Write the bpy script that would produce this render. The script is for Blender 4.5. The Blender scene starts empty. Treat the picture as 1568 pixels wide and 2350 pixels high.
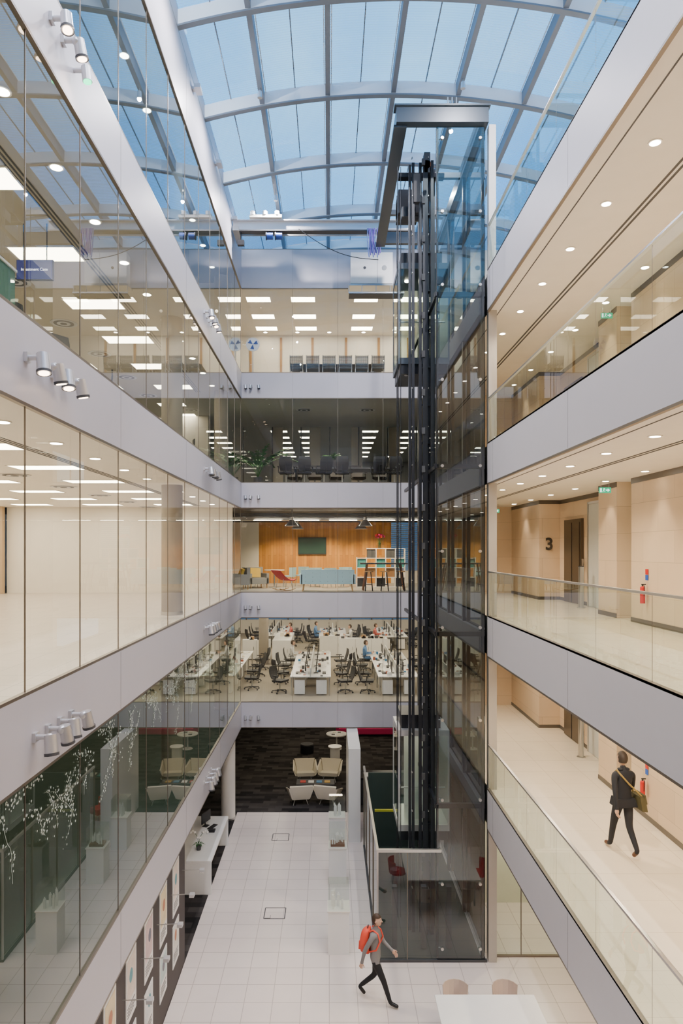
import bpy, bmesh, math, random
from mathutils import Vector, Matrix
random.seed(7)
S = bpy.context.scene
EYE = 9.54
# ------------------------------------------------------------------ materials
MATS = {}
def nt(name):
    m = bpy.data.materials.new(name); m.use_nodes = True
    t = m.node_tree; t.nodes.clear()
    o = t.nodes.new('ShaderNodeOutputMaterial')
    return m, t, o
def P(name, col, rough=0.5, metal=0.0, var=0.04, scale=3.0, bump=0.0, emis=None, es=0.0, spec=0.5, trans=0.0):
    if name in MATS: return MATS[name]
    m, t, o = nt(name)
    b = t.nodes.new('ShaderNodeBsdfPrincipled')
    tc = t.nodes.new('ShaderNodeTexCoord'); n = t.nodes.new('ShaderNodeTexNoise')
    n.inputs['Scale'].default_value = scale; n.inputs['Detail'].default_value = 3
    t.links.new(tc.outputs['Object'], n.inputs['Vector'])
    r = t.nodes.new('ShaderNodeMapRange')
    r.inputs['To Min'].default_value = 1-var; r.inputs['To Max'].default_value = 1+var
    t.links.new(n.outputs['Fac'], r.inputs['Value'])
    mx = t.nodes.new('ShaderNodeVectorMath'); mx.operation = 'SCALE'
    mx.inputs[0].default_value = col[:3]
    t.links.new(r.outputs['Result'], mx.inputs['Scale'])
    t.links.new(mx.outputs['Vector'], b.inputs['Base Color'])
    b.inputs['Roughness'].default_value = rough; b.inputs['Metallic'].default_value = metal
    b.inputs['Specular IOR Level'].default_value = spec
    if emis: 
        b.inputs['Emission Color'].default_value = (*emis, 1); b.inputs['Emission Strength'].default_value = es
    if bump:
        bp = t.nodes.new('ShaderNodeBump'); bp.inputs['Strength'].default_value = bump
        t.links.new(n.outputs['Fac'], bp.inputs['Height']); t.links.new(bp.outputs['Normal'], b.inputs['Normal'])
    t.links.new(b.outputs[0], o.inputs[0]); MATS[name] = m; return m
def E(name, col, s):
    if name in MATS: return MATS[name]
    m, t, o = nt(name); e = t.nodes.new('ShaderNodeEmission')
    e.inputs[0].default_value = (*col, 1); e.inputs[1].default_value = s
    t.links.new(e.outputs[0], o.inputs[0]); MATS[name] = m; return m
def BR(name, c1, c2, mortar, w, h, off=0.0, ms=0.006, rough=0.4, mode='xy', bias=0.0, noise=0.05, spec=0.5):
    m, t, o = nt(name)
    b = t.nodes.new('ShaderNodeBsdfPrincipled'); tc = t.nodes.new('ShaderNodeTexCoord')
    sp = t.nodes.new('ShaderNodeSeparateXYZ'); cb = t.nodes.new('ShaderNodeCombineXYZ')
    t.links.new(tc.outputs['Object'], sp.inputs[0])
    if mode == 'xy':
        t.links.new(sp.outputs[0], cb.inputs[0]); t.links.new(sp.outputs[1], cb.inputs[1])
    else:
        a = t.nodes.new('ShaderNodeMath'); t.links.new(sp.outputs[0], a.inputs[0]); t.links.new(sp.outputs[1], a.inputs[1])
        if mode == 'wall':
            t.links.new(a.outputs[0], cb.inputs[0]); t.links.new(sp.outputs[2], cb.inputs[1])
        else:  # vertical planks
            t.links.new(sp.outputs[2], cb.inputs[0]); t.links.new(a.outputs[0], cb.inputs[1])
    k = t.nodes.new('ShaderNodeTexBrick'); k.offset = off; k.squash = 1.0
    t.links.new(cb.outputs[0], k.inputs['Vector'])
    for nm, v in (('Color1', (*c1, 1)), ('Color2', (*c2, 1)), ('Mortar', (*mortar, 1)), ('Scale', 1.0), ('Mortar Size', ms),
                  ('Mortar Smooth', 0.1), ('Bias', bias), ('Brick Width', w), ('Row Height', h)):
        k.inputs[nm].default_value = v
    n = t.nodes.new('ShaderNodeTexNoise'); n.inputs['Scale'].default_value = 2.5; n.inputs['Detail'].default_value = 5
    t.links.new(tc.outputs['Object'], n.inputs['Vector'])
    r = t.nodes.new('ShaderNodeMapRange'); r.inputs['To Min'].default_value = 1-noise; r.inputs['To Max'].default_value = 1+noise
    t.links.new(n.outputs['Fac'], r.inputs['Value'])
    mx = t.nodes.new('ShaderNodeVectorMath'); mx.operation = 'SCALE'
    t.links.new(k.outputs['Color'], mx.inputs[0]); t.links.new(r.outputs['Result'], mx.inputs['Scale'])
    t.links.new(mx.outputs['Vector'], b.inputs['Base Color'])
    b.inputs['Roughness'].default_value = rough; b.inputs['Specular IOR Level'].default_value = spec
    t.links.new(b.outputs[0], o.inputs[0]); MATS[name] = m; return m
def GL(name, tint, base=0.05, gain=0.85, refl=(1, 1, 1)):
    m, t, o = nt(name)
    lw = t.nodes.new('ShaderNodeLayerWeight'); lw.inputs['Blend'].default_value = 0.5
    pw = t.nodes.new('ShaderNodeMath'); pw.operation = 'POWER'; pw.inputs[1].default_value = 4.0
    ml = t.nodes.new('ShaderNodeMath'); ml.operation = 'MULTIPLY_ADD'; ml.inputs[1].default_value = gain; ml.inputs[2].default_value = base
    t.links.new(lw.outputs['Facing'], pw.inputs[0]); t.links.new(pw.outputs[0], ml.inputs[0])
    tr = t.nodes.new('ShaderNodeBsdfTransparent'); tr.inputs[0].default_value = (*tint, 1)
    gl = t.nodes.new('ShaderNodeBsdfGlossy'); gl.inputs['Roughness'].default_value = 0.0; gl.inputs[0].default_value = (*refl, 1)
    mx = t.nodes.new('ShaderNodeMixShader')
    t.links.new(ml.outputs[0], mx.inputs[0]); t.links.new(tr.outputs[0], mx.inputs[1]); t.links.new(gl.outputs[0], mx.inputs[2])
    t.links.new(mx.outputs[0], o.inputs[0]); MATS[name] = m; return m

fascia = P('fascia_paint', (0.56, 0.545, 0.60), 0.42, 0.05, 0.02)
fascia_d = P('shadow_gap', (0.08, 0.08, 0.09), 0.5)
bronze = P('bronze_channel', (0.20, 0.17, 0.14), 0.35, 0.6)
white = P('white_paint', (0.84, 0.79, 0.71), 0.6)
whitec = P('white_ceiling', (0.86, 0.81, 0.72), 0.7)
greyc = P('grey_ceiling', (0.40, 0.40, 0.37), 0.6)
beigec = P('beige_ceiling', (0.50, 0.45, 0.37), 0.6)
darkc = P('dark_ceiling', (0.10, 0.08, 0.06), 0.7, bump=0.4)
steel = P('brushed_steel', (0.55, 0.54, 0.52), 0.28, 0.9)
alu = P('aluminium', (0.62, 0.62, 0.64), 0.35, 0.7)
black = P('black_steel', (0.014, 0.016, 0.022), 0.35, 0.3)
blackp = P('black_plastic', (0.02, 0.02, 0.022), 0.5)
dkgrey = P('dark_grey', (0.06, 0.06, 0.065), 0.6)
roofst = P('roof_steel', (0.17, 0.20, 0.25), 0.5, 0.0)
ribw = P('roof_rib_white', (0.86, 0.89, 0.92), 0.45)
whiteg = P('white_gloss', (0.85, 0.84, 0.82), 0.25)
cream = P('cream_leather', (0.74, 0.68, 0.55), 0.45)
skin = P('skin', (0.62, 0.38, 0.27), 0.5)
hairm = P('hair_dark', (0.03, 0.02, 0.015), 0.6)
tile = BR('floor_tile', (0.76, 0.675, 0.635), (0.72, 0.635, 0.60), (0.46, 0.39, 0.36), 0.6, 0.6, 0.0, 0.008, 0.32)
stonefl = BR('stone_floor', (0.82, 0.73, 0.59), (0.79, 0.70, 0.56), (0.60, 0.51, 0.39), 0.9, 0.9, 0.0, 0.006, 0.22)
leftfl = BR('raised_floor', (0.62, 0.55, 0.48), (0.58, 0.52, 0.45), (0.38, 0.34, 0.30), 0.6, 0.6, 0.0, 0.006, 0.3)
carpetb = BR('carpet_patchwork', (0.014, 0.013, 0.014), (0.065, 0.058, 0.056), (0.014, 0.014, 0.014), 0.5, 0.25, 0.5, 0.0, 0.9, noise=0.2, spec=0.1)
carpetg = P('carpet_beige', (0.34, 0.30, 0.24), 0.95, var=0.15, scale=40)
carpetd = P('carpet_dark', (0.085, 0.10, 0.085), 0.9, var=0.1)
carpetn = P('carpet_charcoal', (0.05, 0.05, 0.05), 0.9, var=0.1)
stone = BR('stone_wall', (0.72, 0.56, 0.39), (0.66, 0.505, 0.345), (0.48, 0.36, 0.24), 1.3, 0.62, 0.5, 0.005, 0.45, 'wall')
planks = BR('timber_planks', (0.66, 0.30, 0.06), (0.46, 0.18, 0.03), (0.18, 0.08, 0.02), 1.4, 0.13, 0.35, 0.003, 0.35, 'plank', noise=0.25)
glass = GL('clear_glass', (0.90, 0.94, 0.91))
glassa = GL('clear_glass_upper', (0.60, 0.74, 0.80), 0.20, 0.78)
glasso = GL('clear_glass_office', (0.86, 0.90, 0.86), 0.09, 0.8)
glassc = GL('clear_glass_low_iron', (0.93, 0.95, 0.93), 0.03, 0.45)
glassd = GL('glass_green', (0.66, 0.80, 0.73), 0.10)
glassb = GL('glass_balustrade', (0.82, 0.91, 0.86), 0.06, 0.8)
glassl = GL('lift_glass', (0.50, 0.60, 0.61), 0.10, 0.8)
glassdk = GL('dark_side_glass', (0.22, 0.28, 0.29), 0.15, 0.7)
WARM = (1.0, 0.82, 0.60)
panel = E('panel_light', (1.0, 0.87, 0.66), 19)
panelc = E('panel_light_office', (1.0, 0.86, 0.62), 17)
lens = E('downlight_lens', (1.0, 0.88, 0.70), 36)
lensd = E('spot_lens', (1.0, 0.72, 0.5), 14)

# ------------------------------------------------------------------ mesh builder
class MB:
    def __init__(s): s.v=[]; s.f=[]; s.m=[]; s.s=[]; s.mats=[]; s.M=Matrix()
    def mi(s, mat):
        if mat not in s.mats: s.mats.append(mat)
        return s.mats.index(mat)
    def add(s, vs, fs, mat, smooth=False):
        b=len(s.v); s.v += [tuple(s.M @ Vector(p)) for p in vs]
        k = None if isinstance(mat, (list, tuple)) else s.mi(mat)
        for i, f in enumerate(fs):
            s.f.append([a+b for a in f]); s.m.append(k if k is not None else s.mi(mat[i])); s.s.append(smooth)
        return s
    def hexa(s, p, mat):
        return s.add(p, [(0,3,2,1),(4,5,6,7),(0,1,5,4),(1,2,6,5),(2,3,7,6),(3,0,4,7)], mat)
    def box(s, x0,x1,y0,y1,z0,z1, mat):  # mat or list [bottom, top, -y, +x, +y, -x]
        return s.hexa([(x0,y0,z0),(x1,y0,z0),(x1,y1,z0),(x0,y1,z0),(x0,y0,z1),(x1,y0,z1),(x1,y1,z1),(x0,y1,z1)], mat)
    def cb(s, cx,cy,cz,sx,sy,sz, mat): return s.box(cx-sx/2,cx+sx/2,cy-sy/2,cy+sy/2,cz-sz/2,cz+sz/2,mat)
    def quad(s, p, mat): return s.add(p, [(0,1,2,3)], mat)
    def tube(s, p0,p1,r0,mat,r1=None,n=12,caps=True):
        r1 = r0 if r1 is None else r1
        p0=Vector(p0); p1=Vector(p1); d=(p1-p0).normalized()
        a = Vector((0,0,1)) if abs(d.z)<0.9 else Vector((1,0,0))
        u=d.cross(a).normalized(); w=d.cross(u)
        vs=[]
        for i in range(n):
            t=2*math.pi*i/n; e=u*math.cos(t)+w*math.sin(t)
            vs.append(p0+e*r0); 
        for i in range(n):
            t=2*math.pi*i/n; e=u*math.cos(t)+w*math.sin(t)
            vs.append(p1+e*r1)
        s.add(vs, [(i,(i+1)%n,n+(i+1)%n,n+i) for i in range(n)], mat, n>6)
        if caps: s.add(vs, [tuple(range(n))[::-1], tuple(range(n,2*n))], mat)
        return s
    def path(s, pts, r, mat, n=8):
        for a,b in zip(pts[:-1],pts[1:]): s.tube(a,b,r,mat,n=n)
        return s
    def sph(s, c, r, mat, nu=16, nv=10, keep=None):
        if not isinstance(r,(tuple,list)): r=(r,r,r)
        vs=[]; fs=[]
        for j in range(nv+1):
            ph=math.pi*j/nv
            for i in range(nu):
                th=2*math.pi*i/nu
                vs.append((c[0]+r[0]*math.sin(ph)*math.cos(th), c[1]+r[1]*math.sin(ph)*math.sin(th), c[2]+r[2]*math.cos(ph)))
        for j in range(nv):
            for i in range(nu):
                f=(j*nu+i,(j+1)*nu+i,(j+1)*nu+(i+1)%nu,j*nu+(i+1)%nu)
                if keep:
                    cc=sum((Vector(vs[k]) for k in f),Vector())/4-Vector(c)
                    if not keep(cc): continue
                fs.append(f)
        return s.add(vs, fs, mat, True)
    def mesh(s, name):
        me=bpy.data.meshes.new(name); me.from_pydata(s.v,[],s.f)
        for m in s.mats: me.materials.append(m)
        me.polygons.foreach_set('material_index', s.m); me.polygons.foreach_set('use_smooth', s.s)
        me.update(); return me
    def obj(s, name, loc=(0,0,0), rot=0, parent=None, bevel=0):
        o=bpy.data.objects.new(name, s.mesh(name)); S.collection.objects.link(o)
        o.location=loc; o.rotation_euler=(0,0,rot)
        if parent: o.parent=parent
        if bevel:
            b=o.modifiers.new('bevel','BEVEL'); b.width=bevel; b.segments=2; b.limit_method='ANGLE'
        return o
def inst(me, name, loc, rot=0, sc=1):
    o=bpy.data.objects.new(name, me); S.collection.objects.link(o); o.location=loc; o.rotation_euler=(0,0,rot); o.scale=(sc,)*3; return o
def empty(name, loc=(0,0,0)):
    o=bpy.data.objects.new(name, None); S.collection.objects.link(o); o.location=loc; return o

# ------------------------------------------------------------------ dims
XL, XR, YF, Y0 = -3.2, 3.66, 24.87, 0.8
LV = {'G':0.0,'D':4.0,'C':8.0,'B':12.0,'A':16.0}
TH = 0.9
MB().box(-3.35, 12, -3, YF, -0.3, 0.0, tile).obj('floor')
m = MB(); m.box(-14, -3.35, -3, 46, -0.3, 0.0, carpetb); m.box(-3.35, 12, YF, 46, -0.3, 0.0, carpetb); m.obj('floor_carpet')
topmat = {'A':carpetg,'B':carpetg,'C':leftfl,'D':carpetd}
for k in 'ABCD':
    z=LV[k]
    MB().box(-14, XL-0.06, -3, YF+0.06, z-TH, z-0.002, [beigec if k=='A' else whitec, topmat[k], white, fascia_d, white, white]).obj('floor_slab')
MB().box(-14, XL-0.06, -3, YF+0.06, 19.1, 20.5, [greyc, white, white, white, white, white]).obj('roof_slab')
fartop={'A':carpetg,'B':carpetn,'C':P('floor_lino_grey',(0.34,0.33,0.30),0.4),'D':carpetg}
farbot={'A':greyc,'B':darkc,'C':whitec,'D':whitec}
for k in 'ABCD':
    z=LV[k]
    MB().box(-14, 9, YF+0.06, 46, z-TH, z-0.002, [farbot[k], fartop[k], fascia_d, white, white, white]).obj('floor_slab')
MB().box(-14, 9, YF+0.06, 46, 19.1, 20.5, whitec).obj('roof_slab')
for k in 'ABCD':
    z=LV[k]
    MB().box(XR+0.06, 9.0, -3, YF+0.06, z-TH, z-0.002, [whitec, stonefl, white, white, white, fascia_d]).obj('floor_slab')
for k in 'ABCD':
    z=LV[k]; 
    MB().box(XL-0.06, XR+0.06, -3, 0.3, z-TH, z-0.002, [whitec, stonefl, white, white, fascia, white]).obj('floor_slab')

def fascia_x(x, sgn, y0, y1, z0, z1):
    m=MB(); t=0.06
    xa, xb = (x-t, x) if sgn>0 else (x, x+t)
    m.box(xa, xb, y0, y1, z0, z1, fascia)
    xf = x+0.001*sgn
    y=y0+ (YF-y0)%4.8
    while y<y1-0.2:
        if y>y0+.1: m.cb(xf, y, (z0+z1)/2, 0.003, 0.007, z1-z0-0.02, P('joint_grey',(.24,.24,.26)))
        y+=4.8
    m.box(xa, xb, y0, y1, z1, z1+0.035, bronze)
    m.box(xa, xb, y0, y1, z0-0.035, z0, bronze)
    return m
n=1
for k in 'ABCD':
    z=LV[k]; fascia_x(XL, 1, 0.3, YF, z-TH, z).obj('trim_%d'%n); n+=1
fascia_x(XL, 1, 0.3, YF, 19.1, 20.55).obj('trim_%d'%n); n+=1
for k in 'ABCD':
    z=LV[k]; fascia_x(XR, -1, 0.3, 15.8, z-TH, z).obj('trim_%d'%n); n+=1
for (za,zb) in [(LV[k]-TH, LV[k]) for k in 'ABCD']+[(19.1,20.5)]:
    m=MB(); m.box(XL, XR, YF, YF+0.06, za, zb, fascia)
    for x in (-1.33,0.31,1.96): m.cb(x, YF-0.001, (za+zb)/2, 0.007, 0.003, zb-za-.02, P('joint_grey',(0,0,0)))
    m.box(XL, XR, YF, YF+0.06, zb, zb+0.03, bronze); m.box(XL, XR, YF, YF+0.06, za-0.03, za, bronze)
    m.obj('trim_%d'%n); n+=1

wn=1
joints=[7.24+1.6*i for i in range(-4,12)]
for (k,za,zb) in (('A',16.035,19.065),('B',12.035,15.065),('C',8.035,11.065),('D',4.035,7.065)):
    m=MB(); g = {'D':glassd,'C':glassc,'A':glassa,'B':glasso}[k]
    x=XL-0.03
    ys=[0.3]+joints[:-1]+[YF]
    for a,b in zip(ys[:-1],ys[1:]):
        m.quad([(x,a+.004,za),(x,b-.004,za),(x,b-.004,zb),(x,a+.004,zb)], g)
        m.cb(x, b, (za+zb)/2, 0.014, 0.011, zb-za, bronze)
    m.obj('window_%d'%wn); wn+=1
for (k,za,zb) in (('A',16.03,19.07),('B',12.03,15.07),('C',8.03,11.07),('D',4.03,7.07)):
    m=MB(); y=YF+0.03; xs=[XL,-1.33,0.31,1.96,XR]
    for a,b in zip(xs[:-1],xs[1:]):
        m.quad([(a+.004,y,za),(b-.004,y,za),(b-.004,y,zb),(a+.004,y,zb)], glassc)
        m.cb(b, y, (za+zb)/2, 0.010, 0.016, zb-za, bronze)
    m.obj('window_%d'%wn); wn+=1

m=MB(); m.box(-14.2,-14,-3,46,0,22,white); m.obj('wall_left')
m=MB(); m.box(-14.2,12.2,-3.2,-3,0,22,white); m.obj('wall_near')
MB().box(-11.6, -3.5, 24.55, 24.8, 8.0, 11.1, white).obj('wall_far')
MB().box(-14, -11.6, 24.2, 24.4, 8.0, 11.1, P('beige_wall',(0.5,0.36,0.22),0.6)).obj('wall_far')
MB().box(-14, -3.5, 24.4, 24.6, 16.0, 19.1, white).obj('wall_far')
MB().box(-14, -5.0, 28.2, 28.4, 12.0, 15.1, white).obj('wall_far')
for k,(za,zb) in {'C':(8,11.1),'B':(12,15.1),'D':(4,7.1),'A':(16,19.1),'G':(0,3.1)}.items():
    for y in (16.4, 23.9 if k!='C' else 99):
        if y>50: continue
        cc = P('concrete',(0.30,0.26,0.21),0.55,var=0.12) if k!='G' else white
        if k=='G' and y<20: continue
        MB().tube((0,0,0),(0,0,zb-za),0.25,cc,n=32).tube((0,0,0),(0,0,.08),0.262,steel,n=32).obj('column',(-3.78 if k!='G' else -3.6,y if k!='G' else 24.3,za))

# ------------------------------------------------------------------ ceiling lights
def panels(name, xs, ys, z, sx, sy, mat):
    m=MB()
    for x in xs:
        for y in ys:
            m.box(x-sx/2-.03,x+sx/2+.03,y-sy/2-.03,y+sy/2+.03,z-0.012,z-0.001,white)
            m.quad([(x-sx/2,y-sy/2,z-.014),(x-sx/2,y+sy/2,z-.014),(x+sx/2,y+sy/2,z-.014),(x+sx/2,y-sy/2,z-.014)],mat)
    return m.obj(name)
def downs(name, pts, z, r=0.085, mat=None):
    m=MB()
    for x,y in pts:
        m.tube((x,y,z-.012),(x,y,z-.001),r+.025,white,n=20)
        m.tube((x,y,z-.016),(x,y,z-.011),r,mat or lens,n=20)
    return m.obj(name)
def vents(pts,z):
    m=MB()
    for x,y in pts:
        for i in range(4): m.tube((x,y,z-.012-.004*i),(x,y,z-.001),0.32-.08*i,[alu,dkgrey][i%2],n=24)
    return m.obj('ceiling_vents')
yy=[5+2.6*i for i in range(8)]
xx=[-5.3,-7.7,-10.1,-12.5]
panels('ceiling_light_panels',xx,yy,15.1,1.2,0.6,panel)
panels('ceiling_light_panels',xx,yy,11.1,1.2,0.6,panel)
panels('ceiling_light_panels',[-7,-10],[8,14,20],19.1,.8,0.5,panelc)
panels('ceiling_light_panels',[-5.5,-8],[8,13,18,23],7.1,.9,0.35,panelc)
ry=[9.9+1.64*i for i in range(-3,9)]
for z in (19.1,15.1,11.1): downs('ceiling_downlights',[(-3.96,y) for y in ry],z)
vents([(-6.5,y+1.3) for y in yy]+[(-9,y+1.3) for y in yy],15.1); vents([(-6.5,y+1.3) for y in yy],11.1)
for z in (15.1,11.1):
    m=MB()
    for i in range(3): m.box(-4.55-.07*i,-4.52-.07*i,1,24,z-.006,z-.001,dkgrey)
    m.obj('slot_diffuser')
ryr=[9.3+1.64*i for i in range(-5,10)]
for z in (15.1,11.1,7.1): downs('ceiling_downlights',[(4.44,y) for y in ryr if y<24]+[(6.2,y) for y in [2+1.9*i for i in range(12)] if y<24],z,0.07)
downs('ceiling_downlights',[(4.44,y) for y in ryr if y<15.5]+[(6.2,y) for y in ryr if y<15.5],3.1,0.075)
for z in (15.1,11.1,7.1):
    m=MB()
    for i in range(2): m.box(5.0+.09*i,5.04+.09*i,0,24,z-.006,z-.001,dkgrey)
    m.box(3.95,3.97,0,24,z-.006,z-.001,dkgrey)
    m.obj('slot_diffuser')
def spot(name, loc, power, size=2.2, col=WARM, tgt=None, soft=.06):
    l=bpy.data.lights.new(name,'SPOT'); l.energy=power; l.spot_size=size; l.spot_blend=0.6; l.color=col; l.shadow_soft_size=soft
    o=bpy.data.objects.new(name,l); S.collection.objects.link(o); o.location=loc
    if tgt:
        d=Vector(tgt)-Vector(loc); o.rotation_euler=d.to_track_quat('-Z','Y').to_euler()
for zc in (15.1,11.1,7.1):
    for y in (4.4,7.7,11,14.2,17.5,20.8): spot('downlight_lamp',(4.6,y,zc-.03),320,2.6)
    for y in (7.7,9.6,11.5,13.4,15.9,20.4,22.7): spot('wallwash_lamp',(6.2,y,zc-.03),75,1.3)
for y in (5,9,13): spot('downlight_lamp',(5,y,3.05),220,2.5)
for y in (17.5,20.8): spot('downlight_lamp',(5.5,y,3.05),240,2.5)

# ------------------------------------------------------------------ right gallery walls
def rwall(z, zt):
    m=MB()
    m.box(6.55,9.0,-3,14.8,z,zt,stone)
    m.box(6.55,7.4,15.55,16.6,z,zt,stone)
    m.box(7.2,7.4,16.6,21.3,z,zt,stone)
    m.box(6.55,7.4,21.3,24.9,z,zt,stone)
    m.box(3.9,6.55,24.5,24.7,z,zt,stone)
    c=P('dark_cornice',(0.10,0.085,0.07),0.4)
    for (a,b,x) in ((-3,14.8,6.55),(15.55,16.6,6.55),(16.6,21.3,7.2),(21.3,24.5,6.55)):
        m.box(x-.012,x,a,b,zt-.12,zt,c); m.box(x-.015,x,a,b,z,z+.1,c)
    m.box(6.55,7.2,21.288,21.3,zt-.12,zt,c); m.box(6.55,7.2,21.285,21.3,z,z+.1,c)
    m.obj('wall_right')
    m=MB(); m.box(7.0,7.06,14.8,15.55,z,zt,P('frosted_panel',(0.62,0.70,0.66),0.3)); m.box(6.98,7.0,14.8,14.84,z,zt,steel); m.box(6.98,7.0,15.51,15.55,z,zt,steel)
    m.tube((6.9,14.95,z+.8),(6.9,14.95,z+1.4),.015,steel); m.tube((6.9,14.95,z+.85),(7.0,14.95,z+.85),.01,steel); m.tube((6.9,14.95,z+1.35),(7.0,14.95,z+1.35),.01,steel)
    m.obj('door_%d'%int(z/4))
    dd=P('lift_door_steel',(0.13,0.105,0.08),0.35,0.7)
    m=MB(); m.box(7.12,7.195,19.3,20.7,z+.005,z+2.45,dd); m.box(7.10,7.12,19.4,19.99,z+.02,z+2.35,dd); m.box(7.10,7.12,20.01,20.6,z+.02,z+2.35,dd)
    m.box(7.09,7.12,19.98,20.02,z+.02,z+2.35,black); m.box(7.1,7.12,19.1,19.2,z+1.0,z+1.3,steel)
    m.obj('door_%d'%(10+int(z/4)))
    m=MB(); m.box(7.14,7.195,17.2,18.8,z+.005,z+2.8,P('frosted_grey',(0.6,0.62,0.6),.3)); m.box(7.12,7.15,17.15,17.22,z,z+2.85,steel); m.box(7.12,7.15,18.78,18.85,z,z+2.85,steel); m.box(7.12,7.15,17.15,18.85,z+2.8,z+2.87,steel); m.obj('window_%d'%(20+int(z)))
    MB().tube((0,0,0),(0,0,1.1),.07,steel,n=20).tube((0,0,1.1),(0,0,1.12),.075,dkgrey,n=20).tube((0,0,0),(0,0,.02),.11,steel,n=20).obj('card_reader_post',(6.75,18.3,z))
for z in (12,8,4): rwall(z, z+3.1)
m=MB(); m.box(8.9,9.1,-3,24.9,16,22,white); m.obj('wall_right')
m=MB(); m.box(11.9,12.1,-3,46,0,16,stone); m.obj('wall_right')
def text(name, s, loc, rot, size, mat, ext=0.01, align='CENTER', parent=None):
    c=bpy.data.curves.new(name,'FONT'); c.body=s; c.size=size; c.extrude=ext; c.align_x=align; c.align_y='CENTER'; c.materials.append(mat)
    o=bpy.data.objects.new(name,c); S.collection.objects.link(o); o.location=loc; o.rotation_euler=rot
    if parent: o.parent=parent
    return o
signm=P('sign_grey',(0.10,0.09,0.08),0.4,0.5)
s3=text('level_number_sign','3',(6.86,21.28,9.72),(math.pi/2,0,0),0.52,signm,0.012); s3.data.offset=0.012
gsign=E('exit_green',(0.02,0.55,0.25),1.3); wsign=E('exit_white',(0.9,1,0.95),2.2)
def exit_sign(loc):
    m=MB(); m.box(-.13,.13,-.015,.015,-.06,.06,gsign); k=.65
    y=-.018
    q=lambda pts: m.add([(a*k,y,b*k) for a,b in pts],[tuple(range(len(pts)))],wsign)
    q([(.02,-.018),(.09,-.018),(.09,.018),(.02,.018)]); q([(.08,-.06),(.16,0),(.08,.06)])
    q([(-.18,-.07),(-.12,-.07),(-.12,.07),(-.18,.07)])
    m.sph((-.04*k,y,.055*k),(.012,.002,.012),wsign,8,6)
    q([(-.07,-.01),(-.045,-.01),(-.03,.04),(-.055,.04)]); q([(-.10,-.065),(-.085,-.065),(-.045,-.01),(-.07,-.01)])
    q([(-.045,-.03),(-.01,-.055),(-.01,-.042),(-.05,-.01)]); q([(-.03,.04),(0,.01),(0,.02),(-.03,.05)])
    m.tube((-.09,0,.06),(-.09,0,.22),.005,steel); m.tube((.09,0,.06),(.09,0,.22),.005,steel)
    m.obj('exit_sign',loc)
exit_sign((6.1,15.1,10.87)); exit_sign((6.3,15.5,14.87)); exit_sign((5.6,23.0,10.87))
def ext(loc):
    m=MB(); red=P('red_paint',(0.6,0.02,0.015),0.35)
    m.tube((0,0,0),(0,0,.32),.05,red,n=18); m.sph((0,0,.32),(.05,.05,.035),red); m.tube((0,0,.33),(0,0,.38),.018,blackp); m.cb(0.02,0,.39,.09,.025,.025,blackp)
    m.path([(0.02,-.04,.37),(.0,-.07,.28),(0,-.06,.15)],.008,blackp); m.cb(.085,0,.65,.01,.11,.11,red); m.cb(.085,0,.53,.01,.11,.11,P('sign_blue',(0.02,0.1,0.5)))
    return m.mesh('fire_extinguisher')
em=ext(0)
for z in (8,4): inst(em,'fire_extinguisher',(6.45,14.05,z+.45))
inst(em,'fire_extinguisher',(4.6,24.3,4.3))

for k in 'ABCD':
    z=LV[k]; m=MB(); x=XR+0.03
    ys=[0.3]+[1.2+1.65*i for i in range(0,9)]+[15.75]
    ys=sorted(y for y in ys if y<15.8)
    for a,b in zip(ys[:-1],ys[1:]):
        m.quad([(x,a+.006,z),(x,b-.006,z),(x,b-.006,z+1.03),(x,a+.006,z+1.03)],glassb)
        m.quad([(x+.001,b-.006,z),(x+.001,b+.006,z),(x+.001,b+.006,z+1.03),(x+.001,b-.006,z+1.03)],bronze)
    m.box(x-.025,x+.025,0.3,15.78,z+1.03,z+1.06,steel)
    m.box(x-.03,x+.04,0.3,15.78,z,z+.03,steel)
    m.obj('glass_balustrade')
m=MB(); m.box(3.69,3.88,15.8,16.0,0,16.0,P('pier_steel',(0.46,0.44,0.41),0.35,0.6)); m.obj('steel_pier')
m=MB(); m.box(3.70,3.86,15.8,16.0,16.04,19.4,whiteg); m.obj('white_post')
m=MB()
for a,b in ((3.9,4.5),(4.52,5.5),(5.52,6.5),(6.52,8)): m.quad([(a,16.04,.03),(b,16.04,.03),(b,16.04,3.07),(a,16.04,3.07)],glassb); m.box(b,b+.015,16.02,16.06,0,3.1,bronze)
m.box(3.9,8,16.01,16.07,0,.04,bronze); m.obj('window_40')
MB().box(3.9,9,18.5,18.7,0,3.1,P('pale_green_wall',(0.74,0.74,0.60),0.5)).obj('wall_right_lobby')

# ------------------------------------------------------------------ roof
XC=1.66
def zr(x): return 21.34-0.65*((x-XC)/4.95)**2
pur=[-3.35,-1.73,-0.04,1.66,3.33,5.03,6.70]
ribY=[14.5+3.13*i for i in range(-5,4)]+[26.6]
m_,t,o=nt('roof_glass_blinds')
tc=t.nodes.new('ShaderNodeTexCoord'); sp=t.nodes.new('ShaderNodeSeparateXYZ'); t.links.new(tc.outputs['Object'],sp.inputs[0])
ml=t.nodes.new('ShaderNodeMath'); ml.operation='MULTIPLY'; ml.inputs[1].default_value=2*math.pi/0.075; t.links.new(sp.outputs[1],ml.inputs[0])
sn=t.nodes.new('ShaderNodeMath'); sn.operation='SINE'; t.links.new(ml.outputs[0],sn.inputs[0])
mr=t.nodes.new('ShaderNodeMapRange'); mr.inputs['From Min'].default_value=-1; mr.inputs['To Min'].default_value=0.12; mr.inputs['To Max'].default_value=0.32; t.links.new(sn.outputs[0],mr.inputs['Value'])
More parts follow.
